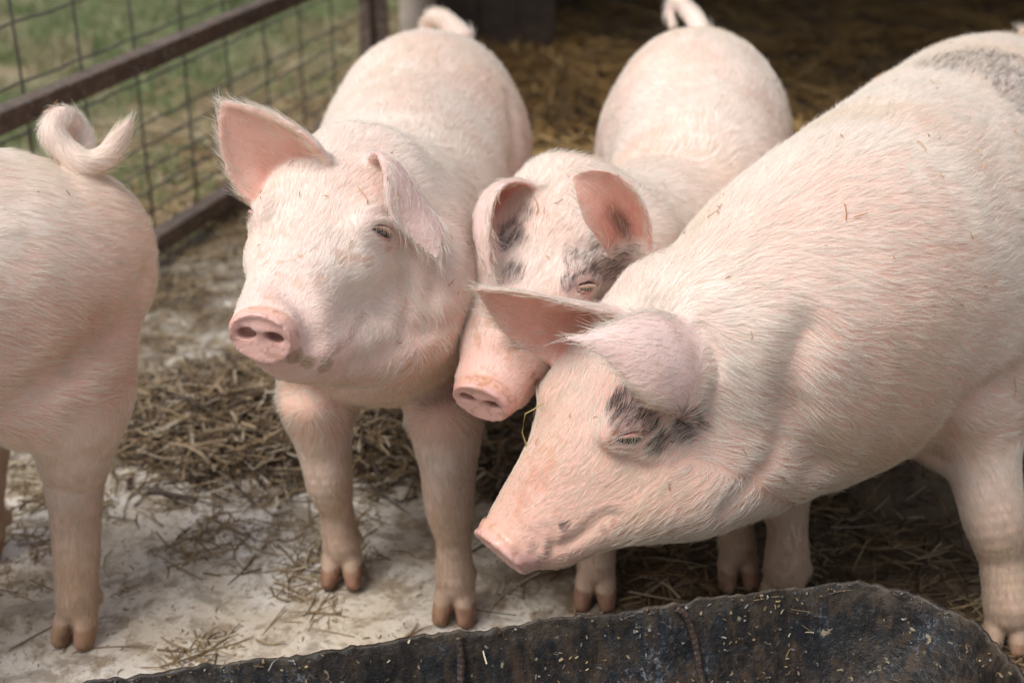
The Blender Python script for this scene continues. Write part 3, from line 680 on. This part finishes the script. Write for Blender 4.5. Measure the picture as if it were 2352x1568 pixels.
for i, t in enumerate((0, .55, 1)): p[:, i, :2] = np.c_[x, y]+dxy*(h*lean*t*t)[:, None]; p[:, i, 2] = -.012+h*(t-.25*lean*t*t)
dry = (rng.random(n) < .15+.7*sstep(.45, .3, vnoise(qn, 1.5, 105)*.5+.5*vnoise(qn, 5, 106)))[:, None]; gc = np.where(dry, A(.44, .38, .24), A(.20, .26, .11)*(.6+.9*rng.random(n))[:, None])
o = curves_obj('grass', p, np.tile([.0022, .0018, .0005], (n, 1)), mat_straw('grass_blade', .5), None, gc); tag(o, 'rough green and dry grass beyond the wire fence', 'grass', kind='stuff')

# ------------------------------------------------------------------ fence hurdle
def mat_rust(name, c1, c2, c3, sc=14):
    n = N(name); v = n.coord(); a = n.noise(sc, 6, .65, v, .4); b = n.noise(sc*5, 4, .7, v)
    c = n.mix(n.ramp(a, [(.38, 0.), (.6, 1.)]), c1, c2); c = n.mix(n.ramp(b, [(.56, 0.), (.68, 1.)]), c, c3); n.inp('Base Color', c)
    n.inp('Roughness', n.ramp(b, [(.3, .35), (.7, .75)])); n.inp('Metallic', .25); n.bump(b, .5, .002); return n.m
M_RAIL = mat_rust('rusty_rail', (.19, .13, .10), (.12, .085, .065), (.42, .385, .36)); M_WIRE = mat_rust('weathered_wire', (.10, .095, .085), (.15, .14, .12), (.07, .055, .045), 40)
fd = nrm(A(.34, 1, 0)); fl_ = A(-fd[1], fd[0], 0); FO = A(-2.12, 0, 0)
def FP(sd_, z, off=0): return FO+fd*sd_+fl_*off+A(0, 0, z)
S0, S1 = .85, 5.07
fe = bpy.data.objects.new('fence_hurdle', None); fe.location = tuple(FP((S0+S1)/2, 0)); link(fe); tag(fe, 'rusty steel hurdle fence with wire mesh dividing the pen from the grass', 'fence')
def fpart(mb, name, mat, smooth=False, bevel=0): o = mb.build(name, mat, fe, smooth, bevel); o.matrix_parent_inverse.identity(); o.location = tuple(-A(*fe.location)); return o
for z in (.06, .535, 1.1):
    mb = MB(); mb.box((FP(S0, z)+FP(S1-.025, z))/2, (S1-S0-.03, .049, .049), (fd, fl_, A(0, 0, 1))); fpart(mb, 'rail', M_RAIL, bevel=.004)
for sd_ in (S0, S1):
    mb = MB(); mb.box(FP(sd_, .58), (.045, .045, 1.14), (fd, fl_, A(0, 0, 1))); fpart(mb, 'stile', M_RAIL, bevel=.004)
mb = MB(); k = 0
sv = 3.281-.2253*10
while sv < S1-.05:
    if sv > S0+.04:
        zs = np.linspace(.07, 1.09, 9); mb.tube([FP(sv+.0015*math.sin(7*z+sv*9), z, .031) for z in zs], .0034, 6)
    sv += .2253
for z in (.125, .182, .24, .30, .357, .467, .58, .713, .86, 1.0):
    ss = np.linspace(S0, S1, 60); mb.tube([FP(a_, z+.0022*math.sin(a_*27.9+z*40), .0372) for a_ in ss], .0031, 6)
fpart(mb, 'wire_mesh', M_WIRE, smooth=True)

# gate stile, round post and dark boards at the barn corner
M_WOOD = mat_rust('weathered_wood', (.50, .42, .36), (.36, .30, .25), (.58, .50, .44), 9); M_DARKW = mat_rust('old_dark_board', (.060, .040, .028), (.035, .024, .018), (.08, .055, .04), 6)
for m_ in (M_WOOD, M_DARKW):
    for nd in m_.node_tree.nodes:
        if nd.type == 'BSDF_PRINCIPLED': nd.inputs['Metallic'].default_value = 0; 
mb = MB(); c = G(908, 60); c = A(-.455, 4.95, 0); mb.box(c+A(0, 0, .65), (.05, .05, 1.3)); o = mb.build('gate_stile', M_RAIL, bevel=.004, origin=c); tag(o, 'brown metal upright standing just past the end of the fence', 'post')
c = A(-.345, 5.2, 0); mb = MB(); zs = np.linspace(0, 2.35, 12); mb.tube([c+A(.004*math.sin(z*5), .003*math.cos(z*4), z) for z in zs], [.068+.003*math.sin(z*9) for z in zs], 20); o = mb.build('barn_post', M_WOOD, smooth=True, origin=c); tag(o, 'round pale grey wooden post at the corner of the barn', 'post')
bw = bpy.data.objects.new('barn', None); bw.location = (1.9, 6.2, 0); link(bw); tag(bw, 'dark barn with boarded walls and low roof behind the pigs', 'barn')
def bpart(mb, name, mat): o = mb.build(name, mat, bw); o.location = tuple(-A(*bw.location)); return o
mb = MB()
for i in range(3): mb.box((-.195+i*.143, 5.32+.004*(i % 2), .88), (.138, .03, 1.75))
for i in range(26): mb.box((-.31, 5.45+i*.15, 1.15), (.03, .144, 2.3))
bpart(mb, 'side_wall', M_DARKW)
mb = MB()
for i in range(34): mb.box((-.25+i*.15, 9.4, 1.15), (.144, .03, 2.3))
bpart(mb, 'back_wall', M_DARKW)
mb = MB()
for i in range(40): mb.box((4.8, 3.45+i*.15, 1.15), (.03, .144, 2.3))
bpart(mb, 'end_wall', M_DARKW)
mb = MB(); rp = np.array([[(x, y, 2.3+(y-3.7)*.12+.018*math.sin(x*2*math.pi/.076)) for y in (3.55, 9.6)] for x in np.arange(-.8, 5.0, .019)]); mb.grid(rp); ro = bpart(mb, 'roof', simple('old_tin', (.16, .13, .11), .6, .3, 10, (.10, .07, .055)))
mm_ = ro.modifiers.new('thickness', 'SOLIDIFY'); mm_.thickness = .004

# ------------------------------------------------------------------ trough: half a cut-open tank
def mat_trough():
    n = N('crusted_trough'); v = n.coord(); mp = n.new('ShaderNodeMapping'); n.link(v, mp.inputs[0]); mp.inputs['Scale'].default_value = (1, 1, .16)
    a = n.noise(9, 6, .65, mp.outputs[0], .5); b = n.noise(48, 6, .7, mp.outputs[0], .3); f = n.noise(120, 5, .75, v, .5); g = n.noise(26, 5, .7, v, .4)
    c = n.mix(n.ramp(a, [(.42, 0.), (.56, 1.)]), (.016, .013, .011), (.020, .024, .029))
    c = n.mix(n.ramp(b, [(.47, 0.), (.60, .9)]), c, (.060, .036, .020))
    c = n.mix(n.ramp(g, [(.53, 0.), (.62, .85)]), c, (.010, .010, .012))
    c = n.mix(n.math('MULTIPLY', n.ramp(f, [(.53, 0.), (.60, 1.)]), n.ramp(a, [(.50, .0), (.62, .9)])), c, (.20, .215, .235))
    c = n.mix(n.ramp(n.noise(75, 4, .7, v, .6), [(.63, 0.), (.68, .9)]), c, (.36, .30, .20))
    sx_ = n.new('ShaderNodeSeparateXYZ'); n.link(v, sx_.inputs[0]); rimf = n.ramp(n.math('ADD', sx_.outputs[2], n.math('MULTIPLY', n.math('SUBTRACT', b, .5), .10)), [(.262, 0.), (.295, 1.)])
    c = n.mix(rimf, c, n.mix(n.ramp(g, [(.42, 0.), (.6, 1.)]), (.030, .022, .016), (.085, .065, .045)))
    n.inp('Base Color', c); n.inp('Roughness', n.ramp(b, [(.38, .16), (.62, .6)])); n.bump(n.math('ADD', n.math('ADD', b, f), g), .6, .004); return n.m
tr = bpy.data.objects.new('feed_trough', None); tc = A(.02, 1.25, 0); tr.location = tuple(tc); link(tr); tag(tr, 'black crusted metal feed trough with a rough torch-cut rim in front of the pigs', 'trough')
RZ = .30; e1 = nrm(A(.973, .216, 0)); e2 = A(-e1[1], e1[0], 0); tp = A(.575, 1.632, 0)          # far right corner of the rim
LNG, WID, CR = 1.35, .50, .17
def rim_path(inset, n_arc=22):
    pts = []; w_, l_ = WID, LNG; r = max(CR-inset*.6, .02)
    o = tp-e1*l_-e2*w_                                     # near-left corner
    def pt(u, v): return o+e1*u+e2*v
    x0, x1, y0, y1 = inset, l_-inset, inset, w_-inset
    for cx, cy, a0 in ((x1-r, y1-r, 0), (x0+r, y1-r, 90), (x0+r, y0+r, 180), (x1-r, y0+r, 270)):
        for t in range(n_arc+1):
            a = math.radians(a0+90*t/n_arc); pts.append((cx+r*math.cos(a), cy+r*math.sin(a)))
    pts = np.array(pts+[pts[0]]); s_ = np.r_[0, np.cumsum(np.linalg.norm(np.diff(pts, axis=0), axis=1))]; m = 760; t = np.linspace(0, s_[-1], m+1)[:-1]
    return np.array([pt(a, b) for a, b in zip(np.interp(t, s_, pts[:, 0]), np.interp(t, s_, pts[:, 1]))])
lev = [(0, .295, 0), (.003, .285, .0), (.010, .26, 0), (.022, .225, 0), (.04, .185, 0), (.065, .14, 0), (.10, .095, 0), (.14, .06, 0), (.19, .038, 0), (.245, .03, 0)]
fine = []
for i in range(len(lev)-1):
    for t in np.linspace(0, 1, 5)[:-1]: fine.append((lev[i][0]*(1-t)+lev[i+1][0]*t, lev[i][1]*(1-t)+lev[i+1][1]*t))
fine.append(lev[-1][:2]); rows_in, rows_out = [], []
for ins, z in fine:
    p = rim_path(ins); p[:, 2] = z; nz = (vnoise(p, 14, 111)-.5)*.006+(vnoise(p, 60, 112)-.5)*.0035+(vnoise(p, 170, 114)-.5)*.0022
    cen = p.mean(0); inw = nrm((cen-p)*A(1, 1, 0)); p = p+inw*nz[:, None]; rows_in.append(p)
    p2_ = rim_path(max(ins-.0035, -.0035)); p2_[:, 2] = z-.004; rows_out.append(p2_)
edge = rows_in[0].copy(); jag = (vnoise(edge, 22, 113)-.5)*.013+(vnoise(edge, 90, 115)-.5)*.010+(vnoise(edge, 260, 116)-.5)*.003
for R_, k_ in ((rows_in, 3), (rows_out, 3)):
    for i in range(k_): R_[i][:, 2] += jag*(1-i/k_)
rows_out[0][:, 2] = rows_in[0][:, 2]+.0005
allr = rows_out[::-1]+rows_in; Vt = np.concatenate(allr); m = len(allr[0]); Ft = []
jx = np.arange(m)
for i in range(len(allr)-1): Ft.append(np.c_[i*m+jx, i*m+(jx+1) % m, (i+1)*m+(jx+1) % m, (i+1)*m+jx])
M_TR = mat_trough(); to = np_mesh('shell', Vt-tc, np.concatenate(Ft), M_TR, tr)
# rebar struts welded down the inside
def wallpt(px, i, off=.006):
    R_ = rows_in[i]; pr = []
    for p in R_:
        d = p[1]*math.cos(CAM_PITCH)-(p[2]-CAM_H)*math.sin(CAM_PITCH); pr.append(1176+p[0]/d*FPX if p[1] > 1.25 else 9e9)
    j = int(np.argmin(np.abs(np.array(pr)-px))); p = R_[j]; inw = nrm((tp-e1*LNG/2-e2*WID/2-p)*A(1, 1, 0)); return p+inw*off+A(0, 0, off*.6)
M_BAR = mat_rust('rebar', (.09, .055, .04), (.05, .035, .03), (.2, .16, .13), 60)
for a0, a1, zt in ((1047, 1072, 2), (1565, 1640, 2)):
    idx = range(zt, 30, 3); pts = [wallpt(a0+(a1-a0)*k_/(len(idx)-1)*1.6, i, .008) for k_, i in enumerate(idx)]
    C_ = catmull(np.array(pts), 110); mb = MB(); mb.tube(C_-tc, [.0050+.0007*(k_ % 3 == 0) for k_ in range(110)], 8); o = mb.build('rebar_strut', M_BAR, tr, smooth=True)
# chaff and crumbs stuck in the trough
n = 7000; ri = rng.integers(1, 26, n); jj_ = rng.integers(0, m, n); pp = np.array([rows_in[a_][b_] for a_, b_ in zip(ri, jj_)]); k = (pp[:, 1] > 1.3) & (rng.random(n) < sstep(.40, .66, vnoise(pp, 11, 121)*.5+vnoise(pp, 30, 122)*.5)*.42+.012); pp = pp[k]; n = len(pp)
ln_ = np.where(rng.random(n) < .90, rng.uniform(.002, .007, n), rng.uniform(.012, .04, n)); inw = nrm((tp-e1*LNG/2-e2*WID/2-pp)*A(1, 1, 0))
cc = strawcol(n, .25); cc = np.where((rng.random(n) < .3)[:, None], A(.26, .26, .27)*rng.uniform(.2, 1.1, n)[:, None], cc*rng.uniform(.4, 1, n)[:, None])
o = stalks('feed_crumbs', pp+inw*.0015+A(0, 0, .001), rng.uniform(0, 6.28, n), ln_, np.where(ln_ < .01, rng.uniform(.0008, .0022, n), .0011), rng.normal(.4, .5, n), cc); tag(o, 'chaff and crumbs of feed stuck to the trough wall', 'feed', kind='stuff')

# ------------------------------------------------------------------ pigs in the place
X_, Z_ = A(1, 0, 0), A(0, 0, 1)
def std_leg_front(p, el, foot, toe, r=1., top=None):
    """el: elbow place, foot: place on the ground"""
    el, foot = A(*el), A(*foot); t = nrm(A(toe[0], toe[1], 0)); k = foot+A(0, 0, .20)+(el-foot)*A(1, 1, 0)*.45; f = foot+A(0, 0, .066)-t*.012
    n = [] if top is None else [(top[0], top[1], top[2])]
    p.leg(n+[(el, .060*r, .075*r), (el*.5+k*.5+t*.004, .043*r, .052*r), (k+t*.009, .036*r, .040*r), (k*.55+f*.45-t*.002, .0270*r, .0285*r), (f+A(0, 0, .006), .0305*r, .0325*r), (f, .0285*r, .0305*r)], toe)
def std_leg_hind(p, stifle, foot, toe, r=1.):
    stifle, foot = A(*stifle), A(*foot); t = nrm(A(toe[0], toe[1], 0)); hock = A(foot[0], foot[1], .24)-t*.075+(stifle-foot)*A(1, 1, 0)*.15; f = foot+A(0, 0, .066)-t*.018
    p.leg([(stifle, .075*r, .115*r), (stifle*.45+hock*.55+A(0, 0, .02), .050*r, .070*r), (hock, .033*r, .042*r), (hock*.5+f*.5, .028*r, .031*r), (f, .0285*r, .030*r)], toe)

# pig A: nearest pair's left one, facing us, head turned to our left
p2 = Pig((-.2, 2.3, 0), (-.04, -1))
p2.body([((-.165, 3.12, .57), .05, .06, .08), ((-.168, 3.07, .565), .12, .12, .14), ((-.172, 2.97, .55), .175, .18, .18), ((-.176, 2.82, .53), .203, .225, .21), ((-.19, 2.6, .50), .198, .232, .21), ((-.20, 2.38, .50), .196, .235, .20), ((-.205, 2.2, .50), .188, .23, .19), ((-.21, 2.08, .53), .18, .24, .19), ((-.205, 2.0, .575), .165, .215, .185), ((-.2, 1.94, .615), .138, .165, .17)], k=.05)
p2.head(P(803, 432, 1.97), P(601, 775, 1.635), A(.03, -.05, 1), 1.1, 1.1, 1.3, .85, dsc=.88, ap=1., lip=.003)
p2.body([(P(700, 805, 1.69), .035, .03, .03), (P(800, 800, 1.77), .055, .045, .05), (P(890, 755, 1.87), .075, .07, .075), (P(915, 690, 1.95), .085, .12, .10)], k=.06)
for g in (1, -1):
    p2.ell(A(-.205+g*.112, 2.12, .44), (A(0, 0, 1), X_, A(0, 1, 0)), (.17, .082, .11), .04)
    p2.ell(A(-.17+g*.13, 2.86, .42), (A(0, 0, 1), X_, A(0, 1, 0)), (.2, .088, .15), .04)
std_leg_front(p2, A(-.105, 2.0, .34), G(1045, 1425), (-.15, -1), 1.05)
std_leg_front(p2, A(-.315, 2.05, .34), G(788, 1340), (-.05, -1), 1.05)
std_leg_hind(p2, A(-.05, 2.84, .36), A(-.06, 2.88, 0), (0, -1)); std_leg_hind(p2, A(-.29, 2.84, .36), A(-.28, 2.92, 0), (0, -1))
p2.ear(P(715, 395, 1.95), P(620, 335, 1.94), P(515, 240, 1.93), A(-.05, -.9, -.25), .168, 1.15, .75, peak=.3, base=.85, nt=A(.1, -1, -.3))
p2.ear(P(905, 408, 1.94), P(950, 440, 1.88), P(1003, 590, 1.83), A(-.62, -.78, -.1), .125, 1.35, .5, nt=A(-.5, .8, -.2))
p2.tail([P(1062, 88, 3.06), P(1030, 56, 3.08), P(1000, 40, 3.10), P(980, 58, 3.11), P(978, 90, 3.10)], [.028, .025, .022, .017, .012])

# pig B: middle, behind
p3 = Pig((.33, 2.5, 0), (-.1, -1))
p3.body([((.39, 3.10, .58), .05, .06, .08), ((.388, 3.05, .575), .11, .12, .14), ((.385, 2.96, .56), .165, .18, .18), ((.378, 2.83, .545), .187, .212, .20), ((.365, 2.65, .51), .18, .222, .20), ((.335, 2.48, .50), .172, .215, .205), ((.29, 2.34, .485), .158, .187, .20), ((.24, 2.26, .515), .146, .158, .19), ((.19, 2.17, .55), .132, .13, .17), ((.145, 2.09, .585), .118, .115, .14)], k=.05)
p3.head(P(1287, 500, 2.05), P(1104, 918, 1.79), A(.05, -.1, 1), 1.03, 1.1, 1.4, .82, dsc=.95, ap=.9)
p3.ell(p3.H(.16, 0, -.055), (p3.hf[1], p3.hf[2], p3.hf[3]), (.09, .078, .058), .04)
for g in (1, -1):
    p3.ell(A(.28+g*.1, 2.24, .42), (Z_, X_, A(0, 1, 0)), (.16, .07, .1), .06)
    p3.ell(A(.38+g*.12, 2.86, .42), (Z_, X_, A(0, 1, 0)), (.19, .08, .14), .06)
std_leg_front(p3, A(.17, 2.16, .34), G(1366, 1392), (-.1, -1)); std_leg_front(p3, A(.36, 2.16, .34), G(1692, 1350), (.05, -1))
std_leg_hind(p3, A(.27, 2.86, .36), A(.27, 2.9, 0), (0, -1)); std_leg_hind(p3, A(.5, 2.86, .36), A(.5, 2.9, 0), (0, -1))
p3.ear(P(1215, 440, 2.06), P(1105, 470, 1.99), P(1125, 630, 1.89), A(.55, -.55, -.5), .115, 1.3, .9, nt=A(1, -.2, 0), peak=.5)
p3.ear(P(1452, 565, 1.96), P(1408, 470, 1.93), P(1318, 408, 1.93), A(-.25, -1, .15), .10, 1.25, .7, peak=.55, base=.75, canal=1.3)
p3.tail([P(1610, 70, 3.05), P(1585, 30, 3.10), P(1556, 6, 3.12), P(1540, 25, 3.12), P(1545, 60, 3.10)], [.022, .02, .017, .013, .009])

# pig C: right foreground
p4 = Pig((.6, 2.2, 0), (-.54, -.84))
p4.body([((1.03, 2.93, .64), .05, .06, .08), ((1.01, 2.89, .63), .12, .12, .14), ((.965, 2.80, .585), .18, .18, .19), ((.90, 2.65, .56), .225, .225, .22), ((.80, 2.46, .55), .235, .25, .25), ((.69, 2.26, .55), .24, .26, .275), ((.59, 2.10, .55), .235, .265, .29), ((.49, 1.98, .55), .215, .25, .295), ((.39, 1.90, .55), .188, .205, .285), ((.29, 1.845, .55), .13, .14, .23)], k=.05)
p4.head(P(1490, 787, 1.82), P(1148, 1256, 1.66), Z_, 1.10, 1.25, 1.6, .65, (1,), ap=1.3)
p4.body([(P(1300, 1225, 1.67), .03, .028, .028), (P(1450, 1165, 1.69), .052, .045, .05), (P(1580, 1110, 1.745), .08, .07, .075), (P(1680, 1030, 1.85), .11, .1, .10)], k=.06)
lat = nrm(A(.84, -.54, 0)); fw4 = A(-.54, -.84, 0)
for g in (1, -1):
    p4.ell(A(.60, 2.10, .44)+lat*g*.13, (Z_, lat, fw4), (.20, .105, .15), .05)
    p4.ell(A(.90, 2.66, .45)+lat*g*.14, (Z_, lat, fw4), (.2, .095, .15), .04)
std_leg_front(p4, A(.46, 2.09, .36), G(1790, 1400), (-.6, -.7), 1.2); std_leg_front(p4, A(.735, 2.0, .33), G(2305, 1490), (-.3, -1), 1.3)
std_leg_hind(p4, A(.78, 2.78, .38), A(.78, 2.85, 0), fw4, 1.1); std_leg_hind(p4, A(1.02, 2.60, .38), A(1.03, 2.66, 0), fw4, 1.1)
p4.ear(P(1400, 728, 1.86), P(1270, 712, 1.83), P(1103, 663, 1.80), A(-.15, -.9, -.45), .165, 1.25, .6, peak=.3, base=.9)
p4.ear(P(1612, 862, 1.725), P(1492, 800, 1.675), P(1303, 776, 1.675), A(-.1, .72, -.65), .132, .5, .9, peak=.35, base=.92, thick=.0055, pw=(1.25, 1.05))
p4.tail([P(2400, 150, 2.92), P(2370, 100, 2.95), P(2350, 75, 2.96), P(2352, 110, 2.95)], [.02, .018, .014, .009])

# pig D: rump on the left, its head out of the picture
p1 = Pig((-.9, 1.8, 0), (-.80, -.6))
hd1 = nrm(A(-.80, -.6, 0)); lt1 = A(.6, -.8, 0); b1 = A(-.775, 1.98, .055)
def q1(f, l, z): return b1+hd1*f+lt1*l+A(0, 0, z)
p1.body([(q1(-.18, 0, .56), .05, .06, .08), (q1(-.14, 0, .55), .12, .12, .14), (q1(-.06, 0, .53), .17, .165, .18), (q1(.05, 0, .54), .19, .185, .17), (q1(.25, 0, .53), .185, .19, .16), (q1(.45, 0, .51), .19, .20, .18), (q1(.65, 0, .50), .18, .205, .2), (q1(.8, 0, .51), .14, .17, .17), (q1(.9, 0, .54), .1, .12, .13)], k=.05)
p1.head(q1(.95, 0, .56), q1(1.22, 0, .40), A(0, 0, 1), 1.1)
for g in (1, -1):
    p1.ell(q1(-.01 if g > 0 else .08, g*.105, .43+.03*(g < 0)), (Z_, lt1, hd1), (.15-.03*(g < 0), .082, .115), .06); p1.ell(q1(.68, g*.1, .40), (Z_, lt1, hd1), (.18, .08, .12), .06)
f1 = G(185, 1475)
p1.leg([(P(165, 830, 1.95), .092, .11), (P(178, 910, 1.95), .085, .095), (P(172, 1010, 1.955), .064, .070), (P(172, 1125, 1.95), .043, .048), (P(176, 1263, 1.90), .036, .036), (f1+A(0, .012, .072), .032, .034), (f1+A(0, .012, .066), .0305, .032)], (-.25, -1))
std_leg_hind(p1, P(-80, 960, 2.14), G(-32, 1285), (-.4, -.9), .85)
std_leg_front(p1, q1(.66, .1, .34), q1(.68, .11, -.055), hd1); std_leg_front(p1, q1(.66, -.1, .34), q1(.62, -.11, -.055), hd1)
p1.ear(q1(.93, .07, .62), q1(1.0, .13, .66), q1(1.1, .16, .6), A(0, -.2, -1), .12); p1.ear(q1(.93, -.07, .62), q1(1.0, -.13, .66), q1(1.1, -.16, .6), A(0, -.2, -1), .12)
tY = 2.10
p1.tail([P(185, 385, tY-.01), P(188, 330, tY+.02), P(170, 285, tY+.03), P(140, 272, tY), P(122, 300, tY-.03), P(145, 340, tY-.04), P(190, 374, tY-.05), P(240, 362, tY-.04), P(272, 322, tY-.03), P(303, 268, tY-.02)], [.021, .017, .016, .017, .018, .018, .017, .015, .013, .003])

FINE = .0037
# grey patches: two round the middle pig's left eye and ear, round the big pig's eye, on its muzzle and on its rump
for pts, r, k in (([(1270, 1262), (1320, 1240), (1362, 1208), (1400, 1184), (1432, 1188)], .0065, .012), ([(1660, 1170), (1730, 1100), (1790, 1010), (1800, 930)], .004, .03), ([(1880, 1075), (1830, 980), (1810, 880), (1850, 760)], .006, .06), ([(2140, 1060), (2190, 970), (2270, 900), (2340, 860)], .007, .05),
        ([(1215, 1215), (1235, 1245), (1225, 1280)], .003, .010), ([(1245, 1200), (1268, 1235), (1260, 1285)], .0025, .010), ([(1425, 1045), (1460, 1075), (1520, 1080)], .003, .015), ([(1605, 745), (1640, 800), (1648, 870)], .003, .015)): p4.crease(pts, r, k)
p4.stains += [((2060, 560), A(.16, .2, .16), (.78, .47, .38), .45), ((2180, 760), A(.13, .2, .14), (.76, .45, .35), .5), ((1950, 880), A(.10, .2, .10), (.76, .45, .36), .4), ((1560, 1130), A(.08, .1, .05), (.78, .50, .40), .4)]
p1.stains += [((200, 650), A(.10, .2, .12), (.78, .50, .40), .5), ((60, 800), A(.10, .2, .10), (.74, .44, .34), .5)]
p2.stains += [((1010, 860), A(.10, .12, .06), (.70, .42, .28), .55), ((780, 900), A(.12, .12, .05), (.68, .40, .27), .5)]
for pts, r, k in (([(1005, 600), (992, 680), (985, 745)], .005, .03), ([(800, 842), (880, 815), (960, 770), (1035, 745)], .006, .03), ([(930, 640), (945, 700), (930, 760)], .003, .03), ([(640, 640), (700, 700), (720, 790)], .003, .04), ([(1175, 420), (1185, 330), (1175, 240)], .006, .05), ([(650, 905), (740, 890), (820, 900)], .005, .03), ([(960, 915), (1050, 890), (1100, 850)], .005, .03)): p2.crease(pts, r, k)
for pts, r, k in (([(1228, 868), (1240, 885), (1246, 905)], .004, .008), ([(1300, 560), (1340, 575), (1380, 570)], .003, .015)): p3.crease(pts, r, k)
for pts, r, k in (([(20, 935), (90, 885), (170, 830), (230, 740)], .007, .05), ([(100, 1120), (160, 1140), (225, 1125)], .004, .02), ([(330, 640), (300, 720), (240, 790)], .005, .05)): p1.crease(pts, r, k)
FINE = .0037; GP = 'pigs gathered at the feed trough'
for px, py, r, a in ((1345, 590, .030, .4), (1400, 560, .038, .5), (1420, 610, .03, .5), (1315, 638, .014, .9), (1375, 640, .022, .7), (1160, 530, .026, .9), (1165, 620, .018, .7), (1195, 480, .016, .5)): p3.patches.append(((px, py), A(r, r*1.5, r), a))
for px, py, r, a in ((1412, 925, .024, .85), (1440, 925, .028, .8), (1420, 955, .018, .7), (1490, 945, .026, .75), (1540, 965, .022, .7), (1588, 990, .024, .85), (1570, 1005, .016, .9), (1515, 1035, .018, .75), (1304, 1200, .0065, 1.)): p4.patches.append(((px, py), A(r, r*1.3, r), a))
for px, py, r, a in ((2190, 130, .08, .16), (2270, 130, .10, .26), (2340, 160, .11, .32), (2345, 210, .06, .3)): p4.patches.append(((px, py), A(r, r*1.3, r*.8), a))
SR = (.34, .10, .04)
for px, py, r in ((1400, 1188, .007), (1418, 1190, .006), (1375, 1202, .006)): p4.stains.append(((px, py), A(r, r*1.5, r), (.36, .18, .12), .8))
for px, py, r in ((1238, 875, .006), (1246, 890, .006)): p3.stains.append(((px, py), A(r, r*1.5, r), (.36, .18, .12), .8))
for px, py, r in ((1408, 990, .006), (1409, 1008, .0055), (1411, 1024, .005), (1490, 985, .006)): p4.stains.append(((px, py), A(r, r*1.5, r), SR, .85))
for px, py, r in ((1275, 1155, .005), (1283, 1168, .005), (1293, 1178, .004), (1230, 1085, .02), (1190, 1130, .012), (1250, 1060, .012)): p4.stains.append(((px, py), A(r, r*1.5, r), (.62, .26, .16), .45))
for px, py, r in ((2290, 1285, .022), (2310, 1330, .012)): p4.stains.append(((px, py), A(r, r*2, r), (.56, .46, .27), .35))
for px, py, r in ((860, 590, .010), (905, 580, .008), (835, 580, .006)): p2.stains.append(((px, py), A(r, r*1.5, r), (.55, .25, .16), .6))
for px, py, r in ((690, 835, .014), (720, 845, .010), (760, 850, .012)): p2.stains.append(((px, py), A(r, r*1.5, r), (.30, .20, .08), .6))
p2.build('pig', 'white pig facing the camera, one ear pricked sideways, the other folded down', 'pig', FINE, GP, seed=3, tone=(0, .012, .016), hair=120000)
p3.build('pig', 'cream pig with grey patch above its eye, face partly behind another pig\'s ear', 'pig', FINE, GP, seed=13, hair=105000)
p4.build('pig', 'largest pink pig, head lowered over the black trough, grey patch round its eye', 'pig', FINE, GP, eyes=(1,), seed=23, hair=190000, hairlen=.026)
p1.build('pig', 'pig with curled tail turned away beside the wire fence, only its hindquarters showing', 'pig', .0046, GP, seed=33, hair=120000)

# ------------------------------------------------------------------ straw and dirt lying on the pigs
bp, ba, bl_, bt, bc, bn = [], [], [], [], [], []
def bits_on(pig, n, sel):
    W, Nw = pig.W, pig.Nv@pig.R; k = np.nonzero(sel(W, Nw))[0]
    if len(k) == 0: return
    j = rng.choice(k, n); bp.append(W[j]+Nw[j]*.0035); bn.append(Nw[j])
up = lambda W, Nw: (Nw[:, 2] > .1) & (Nw[:, 1] < .4)
bits_on(p4, 75, lambda W, Nw: up(W, Nw) & (W[:, 0] > .3)); bits_on(p4, 14, lambda W, Nw: up(W, Nw) & (W[:, 0] < .3)); bits_on(p1, 26, up); bits_on(p2, 26, lambda W, Nw: up(W, Nw) & (W[:, 1] < 1.95)); bits_on(p2, 6, up); bits_on(p3, 16, up)
bp_, bn_ = np.concatenate(bp), np.concatenate(bn); n = len(bp_)
t1 = nrm(np.cross(bn_, rng.normal(0, 1, (n, 3)))); ln_ = np.where(rng.random(n) < .75, rng.uniform(.004, .011, n), rng.uniform(.014, .030, n)); K = 4; pts = np.empty((n, K, 3)); sd_ = np.cross(bn_, t1); bd = rng.normal(0, .5, n)
for i, t in enumerate(np.linspace(0, 1, K)): pts[:, i] = bp_+t1*(ln_*(t-.5))[:, None]+sd_*(ln_*bd*t*t)[:, None]+bn_*(.002*rng.random(n)*t)[:, None]
V = []; F = []
wv = rng.uniform(.0004, .0009, n)
for i in range(n):
    for k in range(K):
        for s_ in (-1, 1): V.append(pts[i, k]+sd_[i]*s_*wv[i])
        V.append(pts[i, k]+bn_[i]*.0010)
    b_ = i*K*3
    for k in range(K-1):
        a_ = b_+k*3; F += [[a_, a_+3, a_+5, a_+2], [a_+2, a_+5, a_+4, a_+1], [a_+1, a_+4, a_+3, a_]]
cc = np.repeat(strawcol(n, .1, 1.3)*A(1.2, .85, .6), K*3, 0)
o = np_mesh('straw_bits', np.array(V), np.array(F), M_STRAW, smooth=False, attrs={'col': cc}); tag(o, 'little bits of straw caught in the bristles on the pigs\' backs', 'straw', kind='stuff')
# one long bent yellow stalk sticking up beside the lowered head
mb = MB(); pl = [P(1250, 926, 1.75), P(1208, 948, 1.745), P(1199, 985, 1.745), P(1207, 1020, 1.75), P(1228, 1062, 1.76), P(1247, 1110, 1.84), G(1280, 1205, .012)]
mb.tube(catmull(np.array(pl), 24), [.0012]*3+[.0022]*21, 6, (1, .6)); o = mb.build('straw_stalk', simple('yellow_straw', (.50, .40, .13), .5), smooth=True); tag(o, 'bent yellow straw stalk between the two pigs\' snouts', 'straw')
